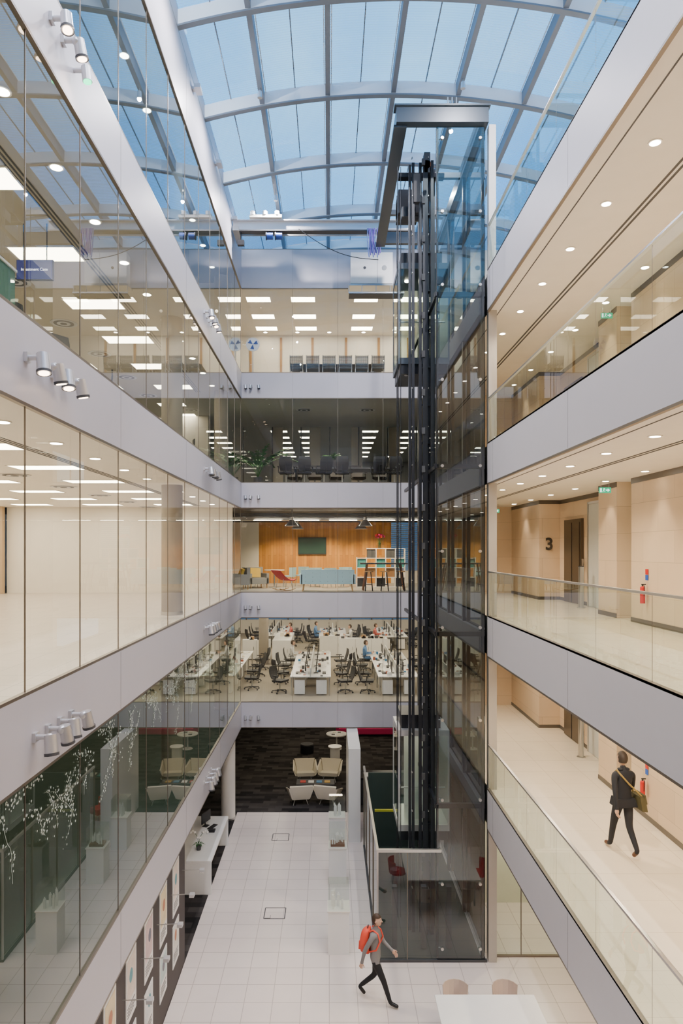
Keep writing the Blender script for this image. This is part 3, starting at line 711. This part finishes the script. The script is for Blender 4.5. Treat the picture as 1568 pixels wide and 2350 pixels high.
for a in range(3):
    a0=a*2.09; m.add([(0,-.03,1.35),(.2*math.cos(a0),-.03,1.35+.2*math.sin(a0)),(.2*math.cos(a0+.8),-.03,1.35+.2*math.sin(a0+.8))],[(0,1,2)],blu)
m.obj('floor_fan',(-2.9,25.9,16))
# ------------------------------------------------------------------ Far room B
MB().box(-14,9,43,43.2,12,15.1,P('window_wall_dusk',(0.14,0.15,0.16),.4)).obj('wall_far')
m=MB()
for a in range(-5,9): m.box(a*1.3,a*1.3+.05,30.78,30.84,12,15.1,dkgrey)
m.quad([(-8,30.8,12),(9,30.8,12),(9,30.8,15.1),(-8,30.8,15.1)],glassc)
for x in (-2.6,-.9,1.0,2.7): m.box(x,x+.5,30.86,30.9,12,15.1,P('blind_fabric',(.42,.38,.32),.8))
m.obj('window_50')
panels('ceiling_light_panels',[-2.35,-1.05,1.9,3.8,-6,-8],[31.9,33.6,35.3,37,38.7,40.4],15.1,.75,.45,panel)
panels('ceiling_light_panels',[-6],[26,28],15.1,1,.5,panel)
vents([(-1,27),(1.5,27)],15.1)
for x in (-2,.2,2.4): spot('meeting_fill',(x,27.2,15.0),240,2.5); spot('meeting_fill',(x,27.0,19.0),260,2.5)  # fill spots without fittings, added to bring the chairs out of the dark
m=MB(); tt=P('table_top_grey',(.22,.21,.2),.3); m.box(-1.9,2.6,-.65,.65,.72,.76,tt)
for x in (-1.5,2.2): m.box(x-.04,x+.04,-.4,.4,0,.72,black)
m.obj('meeting_table',(.2,27.2,12)); 
for x in (-1.65,-.95,-.2,.5,1.9,2.5): inst(tch,'office_chair',(x,26.2,12),random.uniform(-.3,.3),1.08)
for x in (-1.4,-.6,.3,1.2,2.1): inst(tch,'office_chair',(x,28.3,12),math.pi+random.uniform(-.3,.3),1.08)
def plant(h,n_,r):
    m=MB(); m.tube((0,0,0),(0,0,.35),.16,dkgrey,.2,n=20); g=P('leaf_green',(.03,.12,.03))
    for i in range(n_):
        a=i*2.4; el=.4+.6*((i*7)%10)/10; pr=Vector((0,0,.35)); L=h/8
        d=Vector((math.cos(a)*.35,math.sin(a)*.35,1)).normalized()
        for j in range(8):
            d=(d+Vector((math.cos(a),math.sin(a),-1.2))*.12*el*(1+j*.2)).normalized()
            nx=pr+d*L*(.7+.4*el); w=r*math.sin((j+1)/9*math.pi)
            sd=Vector((-math.sin(a),math.cos(a),0))
            if j>1:
                m.quad([pr,nx+sd*w+Vector((0,0,-.03)),nx+d*.05,nx],g); m.quad([pr,nx,nx+d*.05,nx-sd*w+Vector((0,0,-.03))],g)
            m.tube(pr,nx,.006,g,n=5,caps=False); pr=nx
    return m
plant(2.0,20,.14).obj('potted_palm',(-2.75,26.3,12))
plant(.5,12,.08).obj('potted_fern',(.1,27.2,12.762))
# ------------------------------------------------------------------ Far room C
MB().box(-3.3,2.9,32,32.2,8,11.1,planks).obj('wall_far_timber')
m=MB(); m.box(-8,-3.3,32,32.2,8,11.1,white); m.box(4.3,9,32,32.2,8,11.1,white); m.box(2.9,4.3,32,32.2,8,8.6,white); m.obj('wall_far')
m=MB(); m.quad([(2.9,32.1,8.6),(4.3,32.1,8.6),(4.3,32.1,11.1),(2.9,32.1,11.1)],P('dusk_pane',(.03,.08,.16),.2,emis=(.10,.25,.5),es=.4))
for i in range(26): m.box(2.9,4.3,31.95,32.0,8.65+.095*i,8.68+.095*i,P('blind_slat',(.35,.42,.5),.5))
m.obj('window_51')
m=MB(); m.box(-.66,.66,-.03,.03,-.4,.4,blackp); m.box(-.62,.62,-.035,-.03,-.36,.36,P('screen_dark',(.03,.07,.06),.15)); m.obj('wall_television',(-.80,31.95,9.75))
m=MB(); 
for i in range(14): m.box(-8,9,25.3+.5*i,25.36+.5*i,10.85,10.92,dkgrey)
m.box(-8,9,27.3,27.7,10.75,11.0,steel); m.tube((-8,29,10.9),(9,29,10.9),.12,steel); m.obj('ceiling_services')
m=MB()
for i in range(5):
    x=-3.0+1.5*i
    m.box(x,x+1.1,27.0,27.03,10.72,10.74,lens)
m.obj('strip_lights')
def pendant():
    m=MB(); m.tube((0,0,0),(0,0,-.3),.01,blackp); m.tube((0,0,-.28),(0,0,-.4),.07,steel); m.tube((0,0,-.38),(0,0,-.62),.08,steel,.27,n=24,caps=False); m.sph((0,0,-.5),.08,lens); return m.mesh('pendant_lamp')
pd=pendant()
for (x,y) in ((-1.45,26.4),(1.4,26.4),(-1.4,30),(1.4,30)): inst(pd,'pendant_lamp',(x,y,11.1))
for (x,y) in ((-2,30.6),(0,30.6),(2,30.6),(0,27.5),(-2.2,27.5),(2.2,27.5)): spot('lounge_lamp',(x,y,10.6),290,2.5,(1,.80,.52))
sb=P('sofa_blue',(.36,.52,.56),.8)
m=MB(); m.box(-1.0,1.0,-.42,-.3,.28,.82,sb); m.box(-1.0,1.0,-.35,.4,.28,.46,sb); m.box(-1.05,-.95,-.42,.4,.28,.64,sb); m.box(.95,1.05,-.42,.4,.28,.64,sb)
for x in (-.9,.9):
    for y in (-.35,.35): m.tube((x,y,.28),(x*1.05,y*1.1,0),.02,wd)
for i in range(7): 
    for j in range(3): m.sph((-.84+.28*i,-.425,.38+.16*j),.014,P('button',(.2,.3,.35)),6,4)
m.obj('sofa',(-.06,25.95,8),bevel=.03)
m=MB(); sh=whiteg
for i in range(6): m.box(-1.0+.4*i-.015,-1.0+.4*i+.015,-.18,.18,0,1.6 if i>1 else 1.25,sh)
for j in range(5): m.box(-1.0 if j<4 else -.6,1.0,-.18,.18,.4*j,.4*j+.03,sh)
for i in range(5):
    for j in range(4):
        if (i+j)%2==0 and not(j==3 and i==0): m.box(-.97+.4*i,-.63+.4*i,-.12,.17,.03+.4*j,.38+.4*j,[blackp,dkgrey,P('book_teal',(.05,.25,.25)),P('box_wood',(.3,.15,.06))][(i*2+j)%4])
m.obj('bookshelf',(2.15,28.6,8))
m=MB(); m.tube((0,0,0),(0,0,.22),.06,glassd,.08,n=14)
for i in range(16):
    a=i*2.4; r=.04+.012*i; z=.45+.02*((i*5)%7); m.tube((0,0,.1),(r*math.cos(a),r*math.sin(a),z),.004,gr,n=5); m.sph((r*math.cos(a),r*math.sin(a),z),.045,[rd,mg][i%2],8,6)
m.obj('flower_vase',(2.1,28.6,9.632))
m=MB(); m.box(-.9,.9,-.3,.3,1.0,1.06,dkgrey)
for x in (-.8,.8):
    for y in (-.25,.25): m.tube((x*.8,y,1.0),(x,y,0),.03,P('walnut',(0,0,0)))
m.obj('bar_table',(2.1,26.4,8))
m=MB(); m.tube((0,0,.72),(0,0,.76),.17,wd,n=20)
for i in range(4):
    a=i*math.pi/2+.78; m.tube((.1*math.cos(a),.1*math.sin(a),.72),(.2*math.cos(a),.2*math.sin(a),0),.014,black)
for i in range(4):
    a=i*math.pi/2+.78; b=a+math.pi/2; m.tube((.17*math.cos(a),.17*math.sin(a),.25),(.17*math.cos(b),.17*math.sin(b),.25),.01,black)
stm=m.mesh('bar_stool')
for x in (1.5,2.1,2.7): inst(stm,'bar_stool',(x,25.85,8))
m=MB()
pr=None
for i in range(9):
    u=i/8; y=-.38+.75*u; z=.78-.42*math.sin(u*math.pi*.62)+.05*u
    if pr: m.hexa([(-.3,pr[0],pr[1]-.03),(.3,pr[0],pr[1]-.03),(.3,y,z-.03),(-.3,y,z-.03),(-.32,pr[0],pr[1]),(.32,pr[0],pr[1]),(.32,y,z),(-.32,y,z)],rd)
    pr=(y,z)
for s_ in (-.24,.24):
    m.path([(s_,-.35,.08),(s_,-.1,.015),(s_,.15,.015),(s_,.4,.08)],.015,wd); m.tube((s_,-.2,.03),(s_*.8,-.15,.45),.012,steel); m.tube((s_,.25,.04),(s_*.8,.2,.38),.012,steel)
m.obj('rocking_chair',(-1.75,26.2,8),-.9)
yl=P('mustard_fabric',(.55,.36,.05),.8)
m=MB(); gf=P('grey_fabric',(.25,.25,.24),.8); m.box(-.4,.4,-.35,.35,.18,.42,gf); m.box(-.4,.4,.25,.38,.42,.85,gf); m.box(-.42,-.32,-.35,.35,.18,.6,gf); m.box(.32,.42,-.35,.35,.18,.6,gf); m.hexa([(-.25,.0,.44),(.2,.0,.44),(.22,.12,.44),(-.22,.12,.44),(-.2,.12,.82),(.25,.12,.8),(.22,.22,.8),(-.22,.22,.82)],yl)
for x in (-.35,.35):
    for y in (-.3,.3): m.tube((x,y,0),(x,y,.18),.02,wd)
acm=m.mesh('armchair')
inst(acm,'armchair',(-3.0,28.0,8),.5); inst(acm,'armchair',(-3.6,27.0,8),-1.2)
m=MB(); m.tube((0,0,.70),(0,0,.73),.42,whiteg,n=30); m.tube((0,0,0),(0,0,.7),.03,steel); m.tube((0,0,0),(0,0,.02),.24,steel,n=24); rt=m.mesh('round_table')
for (x,y) in ((-2.3,28.6),(-.6,29.3),(.6,28.7)): inst(rt,'round_table',(x,y,8))
cb_=shell(sb)
for (x,y,a) in ((-2.9,28.9,-1.2),(-1.7,29.0,1.3),(-.6,28.6,0),(.0,28.2,.5),(.7,29.4,3.1),(-1.2,29.9,2.5)): inst(cb_,'cafe_chair',(x,y,8),a)

# ------------------------------------------------------------------ Far room D (open office)
MB().box(-14,9,45.8,46,4,4.9,white).obj('wall_far')
m=MB(); m.quad([(-14,45.9,4.9),(9,45.9,4.9),(9,45.9,7.1),(-14,45.9,7.1)],P('dusk_pane',(0,0,0)))
for a in range(-9,8): m.box(a*1.4,a*1.4+.08,45.7,45.8,4.9,7.1,dkgrey)
for i in range(20): m.box(-14,9,45.65,45.68,5.0+.11*i,5.04+.11*i,P('blind_slat',(0,0,0)))
m.obj('window_52')
panels('ceiling_light_panels',[-7,-4.5,-2,.5,3,5.5],[26.5,29.5,32.5,35.5,38.5,41.5],7.1,1.2,.5,panel)
def desk_row(n_):
    m=MB()
    for i in range(n_):
        y=i*1.6
        for sx in (-1,1):
            m.box(min(0,sx*.78),max(0,sx*.78),y+.01,y+1.59,.70,.73,whiteg)
            m.box(sx*.22-.012,sx*.22+.012,y+.5,y+1.05,.86,1.2,blackp); m.tube((sx*.2,y+.8,.74),(sx*.2,y+.8,.95),.018,blackp); m.box(sx*.2-.09,sx*.2+.09,y+.68,y+.92,.73,.74,blackp)
            m.box(sx*.52-.07,sx*.52+.07,y+.55,y+1.0,.73,.75,[blackp,whiteg][i%2])
            for q in range(6):
                yy_=y+random.uniform(.1,1.5); xx_=sx*random.uniform(.1,.68); h=random.uniform(.01,.14)
                m.box(xx_-.05,xx_+.05,yy_-.06,yy_+.06,.73,.73+h,random.choice([whiteg,dkgrey,dkgrey,cream,P('mag_blue',(0,0,0)),whiteg,whiteg,P('folder_brick',(.35,.10,.06))]))
            m.tube((sx*.72,y+.06,0),(sx*.72,y+.06,.7),.02,steel); m.tube((sx*.72,y+1.54,0),(sx*.72,y+1.54,.7),.02,steel)
            m.box(sx*.42-.2,sx*.42+.2,y+.1,y+.6,.04,.58,whiteg)
        m.box(-.02,.02,y,y+1.6,.73,1.05,P('screen_panel',(.6,.6,.58),.7))
    return m
def chairs(x,y,z,nn,occ=()):
    for i in range(nn):
        for sx in (-1,1):
            a=(math.pi/2 if sx>0 else -math.pi/2)
            if (i,sx) in occ: inst(tch,'office_chair',(x+sx*1.05,y+.8+1.6*i,z),a)
            else: inst(tch,'office_chair',(x+sx*random.uniform(1.15,1.35),y+.8+1.6*i+random.uniform(-.3,.3),z),a+random.uniform(-.6,.6))
seats=[]
for (x,y,occ) in ((-.72,26.0,[(3,-1)]),(2.65,26.0,[(3,-1)]),(-4.4,26.2,[]),(-7.6,26.2,[])):
    desk_row(4).obj('desk_bank',(x,y,4)); chairs(x,y,4,4,occ); seats+=[(x+sx*1.05,y+.8+1.6*i,4,sx) for i,sx in occ]
for (x,y,occ) in ((-3.2,38.5,[(0,1)]),(.2,37.5,[(0,1),(1,-1)]),(3.6,38,[(0,-1)])):
    desk_row(3).obj('desk_bank',(x,y,4)); chairs(x,y,4,3,occ); seats+=[(x+sx*1.05,y+.8+1.6*i,4,sx) for i,sx in occ]
def cabinet(w,d,h):
    m=MB(); m.box(-w/2,w/2,-d/2,d/2,.04,h,whiteg); m.box(-w/2+.03,w/2-.03,-d/2+.03,d/2-.03,0,.04,black)
    k=max(1,round(w/.8))
    for i in range(1,k): m.box(-w/2+w*i/k-.004,-w/2+w*i/k+.004,-d/2-.004,-d/2,.06,h-.02,dkgrey)
    for i in range(k): m.box(-w/2+w*(i+.8)/k,-w/2+w*(i+.8)/k+.02,-d/2-.015,-d/2,h*.5,h*.65,steel)
    for i in range(int(w*4)+3): xx_=random.uniform(-w/2+.12,w/2-.12); m.box(xx_-.08,xx_+.08,-.12,.12,h,h+random.uniform(.03,.2),random.choice([whiteg,cream,dkgrey,wd]))
    return m
cabinet(2.4,.45,1.15).obj('storage_cabinet',(1.7,34.2,4)); cabinet(.9,3.2,1.2).obj('storage_cabinet',(-2.3,34.5,4)); cabinet(1.4,.45,1.0).obj('storage_cabinet',(-3.7,34.8,4)); cabinet(1.2,.45,1.1).obj('storage_cabinet',(.1,35.6,4))
MB().tube((0,0,0),(0,0,3.08),.24,P('concrete',(0,0,0)),n=28).obj('column',(-3.2,33.3,4))
MB().box(-14,12,45.8,46,0,3.1,dkgrey).obj('wall_far')
panels('ceiling_light_panels',[-2.4,.2,2.8],[26.5,30,33.5,37],3.1,.6,.6,panelc)
MB().box(-9.2,-9,0,24.4,4,7.1,P('grey_green_wall',(.13,.18,.15),.6)).obj('wall_left_partition')
# ------------------------------------------------------------------ Level B left office
for (x,y) in ((-5.9,9.0),(-8.9,9.0),(-5.9,17.5),(-8.9,17.5)):
    desk_row(3).obj('desk_bank',(x,y,12)); chairs(x,y,12,3)
navy=P('screen_navy',(.012,.016,.09),.5,spec=.2,emis=(.02,.03,.2),es=.6)
sc=empty('hanging_screen',(-5.0,11.6,14.3))
m=MB(); m.box(-.30,.30,-.03,.03,-.16,.16,navy); m.box(-.31,.31,-.02,.035,-.17,.17,blackp); m.tube((-.2,0,.17),(-.2,0,.79),.008,blackp); m.tube((.2,0,.17),(.2,0,.79),.008,blackp); m.obj('display',parent=sc)
text('caption','Investment Case',(.0,-.034,0),(math.pi/2,0,0),.068,E('caption_white',(.9,.9,1),3),.001,parent=sc)
m=MB(); m.box(-1.1,1.1,-.25,.25,0,.9,P('green_cabinet',(.03,.14,.09),.5)); m.box(-1.12,1.12,-.27,.27,.9,.93,whiteg); m.box(-.7,-.3,-.1,.1,.93,1.15,P('book_teal',(0,0,0))); m.box(0,.5,-.15,.15,.93,1.02,whiteg); m.obj('storage_cabinet',(-4.9,8.0,12))
MB().box(-6.4,-5.4,24.0,24.1,12,14.2,white).obj('partition_wall')

# ------------------------------------------------------------------ people
def skinmesh(J, B):
    me=bpy.data.meshes.new('sk'); names=list(J.keys()); idx={k:i for i,k in enumerate(names)}
    me.from_pydata([J[k][0] for k in names],[(idx[a],idx[b]) for a,b,_ in B],[])
    ob=bpy.data.objects.new('sk',me); S.collection.objects.link(ob)
    sm=ob.modifiers.new('s','SKIN'); sm.use_smooth_shade=True
    for k in names:
        sv=me.skin_vertices[0].data[idx[k]]; r=J[k][1]; sv.radius=(r,r) if not isinstance(r,tuple) else r
        sv.use_root=(k=='pelvis')
    sub=ob.modifiers.new('u','SUBSURF'); sub.levels=2; sub.render_levels=2
    dg=bpy.context.evaluated_depsgraph_get(); ev=ob.evaluated_get(dg); em_=ev.to_mesh()
    vs=[tuple(v.co) for v in em_.vertices]; fs=[tuple(p.vertices) for p in em_.polygons]
    ev.to_mesh_clear(); bpy.data.objects.remove(ob); return vs,fs
def segd(p,a,b):
    ab=b-a; t=max(0,min(1,(p-a).dot(ab)/max(ab.length_squared,1e-9))); return (p-a-ab*t).length
def hand(m,w,d,side,fwd,sk):
    w=Vector(w); d=Vector(d).normalized(); f=Vector(fwd); f=(f-d*f.dot(d)).normalized(); nrm=d.cross(f).normalized()*side
    m.sph(tuple(w+d*.045),(.032,.036,.05),sk,10,8)
    for i,(o_,L) in enumerate(((.030,.075),(.010,.085),(-.010,.08),(-.030,.062))):
        b=w+d*.07+f*o_; k1=b+d*L*.5+nrm*.006; k2=k1+d*L*.35+nrm*.022; k3=k2+d*L*.15+nrm*.02
        m.tube(b,k1,.0095,sk,.009,8); m.tube(k1,k2,.009,sk,.0085,8); m.tube(k2,k3,.0085,sk,.007,8); m.sph(tuple(k3),.007,sk,6,4)
    b=w+d*.03+f*.028; k1=b+d*.03+f*.028+nrm*.005; k2=k1+d*.03+f*.008+nrm*.01
    m.tube(b,k1,.012,sk,.010,8); m.tube(k1,k2,.010,sk,.008,8)
def person(name, loc, rotz, pose, top, legs, shoes, hair, extras=None, sc=1.0):
    J={'pelvis':((0,0,.96),(.145,.11)),'waist':((0,0,1.10),(.135,.10)),'chest':((0,.0,1.27),(.165,.115)),'upch':((0,-.01,1.41),(.13,.09)),'neck':((0,.0,1.50),.052),'nk2':((0,.015,1.57),.05)}
    J.update(pose)
    B=[('pelvis','waist',top),('waist','chest',top),('chest','upch',top),('upch','neck',top),('neck','nk2',skin)]
    for s_ in 'LR':
        B+=[('upch','sh'+s_,top),('sh'+s_,'el'+s_,top),('el'+s_,'wr'+s_,top),('pelvis','hp'+s_,legs),('hp'+s_,'kn'+s_,legs),('kn'+s_,'an'+s_,legs),('an'+s_,'to'+s_,shoes)]
    vs,fs=skinmesh(J,B)
    segs=[(Vector(J[a][0]),Vector(J[b][0]),mt,(J[a][1][0] if isinstance(J[a][1],tuple) else J[a][1])) for a,b,mt in B]
    m=MB(); ml_=[]
    pz=J['pelvis'][0][2]
    for f in fs:
        c=sum((Vector(vs[i]) for i in f),Vector())/len(f)
        best=min(segs,key=lambda s_:segd(c,s_[0],s_[1])/s_[3]); mt=best[2]
        if mt is legs and c.z>pz-.09 and abs(c.x)<.25 and top: mt=top
        ml_.append(mt)
    m.add(vs,fs,ml_,True)
    h=Vector(J['nk2'][0])+Vector((0,.015,.10)); 
    m.sph(tuple(h),(.075,.095,.115),skin,20,14)
    m.sph((h.x,h.y+.03,h.z-.06),(.052,.06,.055),skin,12,8)
    m.tube((h.x,h.y+.085,h.z+.015),(h.x,h.y+.112,h.z-.022),.009,skin,.015,8)
    for s_ in (-1,1):
        m.sph((h.x+s_*.076,h.y-.005,h.z-.005),(.012,.022,.032),skin,8,6)
        m.sph((h.x+s_*.031,h.y+.083,h.z+.012),(.013,.01,.008),whiteg,8,6); m.sph((h.x+s_*.031,h.y+.091,h.z+.012),(.006,.005,.006),black,6,4)
        m.cb(h.x+s_*.031,h.y+.092,h.z+.033,.034,.008,.006,hair)
    m.cb(h.x,h.y+.091,h.z-.055,.045,.01,.009,P('lips',(.45,.16,.13),.5))
    m.sph((h.x,h.y-.008,h.z+.012),(.085,.104,.122),hair,20,14,keep=lambda c: c.z>.045-.0 or (c.y<-.01 and c.z>-.075))
    for s_,sd in (('L',1),('R',-1)):
        w=Vector(J['wr'+s_][0]); e=Vector(J['el'+s_][0]); hand(m,w-(w-e).normalized()*.01,(w-e),sd,(0,1,0.05),skin)
        m.tube(w-(w-e).normalized()*.03,w+(w-e).normalized()*.005,.033,top,.035,12)
    if extras: extras(m)
    o=m.obj(name,loc,rotz); o.scale=(sc,)*3; return o
def walk(lead='L', a=.28):
    k=1 if lead=='L' else -1
    P1={'shL':((-.175,-.01,1.40),.062),'shR':((.175,-.01,1.40),.062),'hpL':((-.09,0,.90),.098),'hpR':((.09,0,.90),.098)}
    def leg(s_,x,front):
        if front: return {'kn'+s_:((x,.20*a/.28,.50),.062),'an'+s_:((x,.34*a/.28,.09),.043),'to'+s_:((x,.34*a/.28+.17,.045),.036)}
        return {'kn'+s_:((x,-.04,.49),.062),'an'+s_:((x,-.38*a/.28,.17),.043),'to'+s_:((x,-.38*a/.28+.13,.04),.036)}
    def arm(s_,x,front):
        sg=-1 if s_=='L' else 1
        if front: return {'el'+s_:((x+sg*.05,.10,1.13),.045),'wr'+s_:((x+sg*.04,.30,.98),.030)}
        return {'el'+s_:((x+sg*.06,-.16,1.13),.045),'wr'+s_:((x+sg*.07,-.22,.88),.030)}
    P1.update(leg('L',-.09,k>0)); P1.update(leg('R',.09,k<0)); P1.update(arm('L',-.175,k<0)); P1.update(arm('R',.175,k>0)); return P1
suit=P('suit_charcoal',(.012,.014,.022),.8); suit2=P('suit_trousers',(.014,.016,.024),.8)
blk=P('shoe_black',(.012,.01,.01),.4); brn=P('shoe_brown',(.10,.035,.015),.4); olive=P('bag_olive',(.08,.07,.03),.7); strapy=P('strap_mustard',(.32,.22,.06),.7)
def satchel(m):
    m.hexa([(.22,-.24,.82),(.33,-.22,.80),(.33,.10,.80),(.22,.12,.82),(.20,-.20,1.06),(.30,-.18,1.07),(.30,.08,1.07),(.20,.10,1.06)],olive)
    m.hexa([(.30,-.19,.92),(.345,-.18,.92),(.345,.07,.92),(.30,.08,.92),(.27,-.20,1.08),(.315,-.18,1.08),(.315,.08,1.08),(.27,.09,1.08)],olive)
    pts=[(.25,-.16,1.06),(.15,-.15,1.16),(.02,-.155,1.28),(-.10,-.12,1.42),(-.13,-.02,1.485),(-.10,.09,1.42),(.02,.145,1.28),(.15,.13,1.15),(.25,.08,1.06)]
    for a,b in zip(pts[:-1],pts[1:]): m.tube(a,b,.015,strapy,n=8)
    m.hexa([(-.20,-.13,.86),(.20,-.13,.86),(.19,.12,.86),(-.19,.12,.86),(-.165,-.115,1.0),(.165,-.115,1.0),(.16,.11,1.0),(-.16,.11,1.0)],suit)
    for s_ in (-.05,.05): m.sph((s_*1.2,-.015,1.50),(.05,.06,.02),suit,10,6)
person('walking_man',(5.36,12.45,4.0),.12,walk('L',.22),suit,suit2,brn,hairm,satchel,1.04)
redb=P('backpack_red',(.85,.08,.04),.6); greyt=P('jumper_grey',(.22,.21,.21),.85)
def backpack(m):
    rings=[(1.00,.12,.10),(1.04,.15,.19),(1.15,.16,.21),(1.30,.155,.20),(1.42,.13,.17),(1.48,.09,.10)]
    N=16; vs=[]
    for z,w,d in rings:
        for i in range(N):
            a=2*math.pi*i/N; c_=math.cos(a); s_=math.sin(a)
            px=w*math.copysign(abs(c_)**.6,c_); py=-.11-d/2+(d/2)*math.copysign(abs(s_)**.6,s_); vs.append((px,py,z))
    fs=[(j*N+i,j*N+(i+1)%N,(j+1)*N+(i+1)%N,(j+1)*N+i) for j in range(len(rings)-1) for i in range(N)]+[tuple(range(N))[::-1],tuple(range((len(rings)-1)*N,len(rings)*N))]
    m.add(vs,fs,redb,True)
    m.hexa([(-.10,-.34,1.06),(.10,-.34,1.06),(.11,-.29,1.06),(-.11,-.29,1.06),(-.09,-.33,1.22),(.09,-.33,1.22),(.10,-.28,1.23),(-.10,-.28,1.23)],redb)
    m.path([(-.03,-.17,1.48),(-.02,-.16,1.53),(.02,-.16,1.53),(.03,-.17,1.48)],.008,dkgrey)
    for s_ in (-.1,.1): m.path([(s_,-.1,1.46),(s_,-.02,1.50),(s_,.08,1.44),(s_*1.15,.125,1.30),(s_*1.3,.05,1.12),(s_*1.3,-.1,1.06)],.016,redb)
person('walking_woman',(.98,14.45,0),-math.pi/2-.35,walk('R',.28),greyt,P('trousers_black',(.012,.012,.014),.8),blk,P('hair_brown',(.05,.025,.012),.6),backpack,1.03)
def seated():
    P1={'pelvis':((0,0,.58),(.15,.12)),'waist':((0,.02,.70),(.13,.10)),'chest':((0,.04,.87),(.155,.11)),'upch':((0,.05,1.01),(.13,.09)),'neck':((0,.06,1.09),.05),'nk2':((0,.08,1.16),.048),
     'shL':((-.17,.05,1.0),.06),'shR':((.17,.05,1.0),.06),'hpL':((-.09,.03,.58),.085),'hpR':((.09,.03,.58),.085)}
    for s_,x in (('L',-.1),('R',.1)):
        P1.update({'kn'+s_:((x*1.2,.44,.56),.06),'an'+s_:((x*1.2,.42,.09),.042),'to'+s_:((x*1.2,.57,.045),.036),'el'+s_:((x*2.2,.12,.78),.045),'wr'+s_:((x*1.4,.34,.80),.03)})
    return P1
tops=[P('shirt_white',(.7,.7,.7),.8),P('shirt_blue',(.12,.25,.5),.8),P('shirt_red',(.5,.12,.1),.8)]
for i,(x,y,z,sx) in enumerate(seats):
    person('seated_person',(x,y,z),(math.pi/2 if sx>0 else -math.pi/2),seated(),tops[i%3],suit2,blk,P('hair_brown',(0,0,0)))
person('standing_man',(-4.5,9.0,12),.6,walk('L',.08),suit,suit2,blk,hairm)
# ------------------------------------------------------------------ world
w=bpy.data.worlds.new('World'); S.world=w; w.use_nodes=True; t=w.node_tree; t.nodes.clear()
o=t.nodes.new('ShaderNodeOutputWorld'); bg=t.nodes.new('ShaderNodeBackground'); tc=t.nodes.new('ShaderNodeTexCoord')
n_=t.nodes.new('ShaderNodeTexNoise'); n_.inputs['Scale'].default_value=3.0; n_.inputs['Detail'].default_value=5
cr_=t.nodes.new('ShaderNodeValToRGB'); cr_.color_ramp.elements[0].position=.42; cr_.color_ramp.elements[0].color=(.14,.34,.62,1); cr_.color_ramp.elements[1].position=.68; cr_.color_ramp.elements[1].color=(.60,.66,.76,1)
t.links.new(tc.outputs['Generated'],n_.inputs['Vector']); t.links.new(n_.outputs['Fac'],cr_.inputs[0]); t.links.new(cr_.outputs[0],bg.inputs[0]); bg.inputs[1].default_value=2.9
t.links.new(bg.outputs[0],o.inputs[0])
# ------------------------------------------------------------------ camera
c=bpy.data.cameras.new('cam'); co=bpy.data.objects.new('camera',c); S.collection.objects.link(co)
co.location=(0,0,EYE); co.rotation_euler=(math.pi/2,0,0)
c.sensor_width=36; c.sensor_fit='AUTO'; c.lens=24; c.shift_x=28/2350; c.shift_y=88/2350; c.clip_start=0.05; c.clip_end=300
S.camera=co
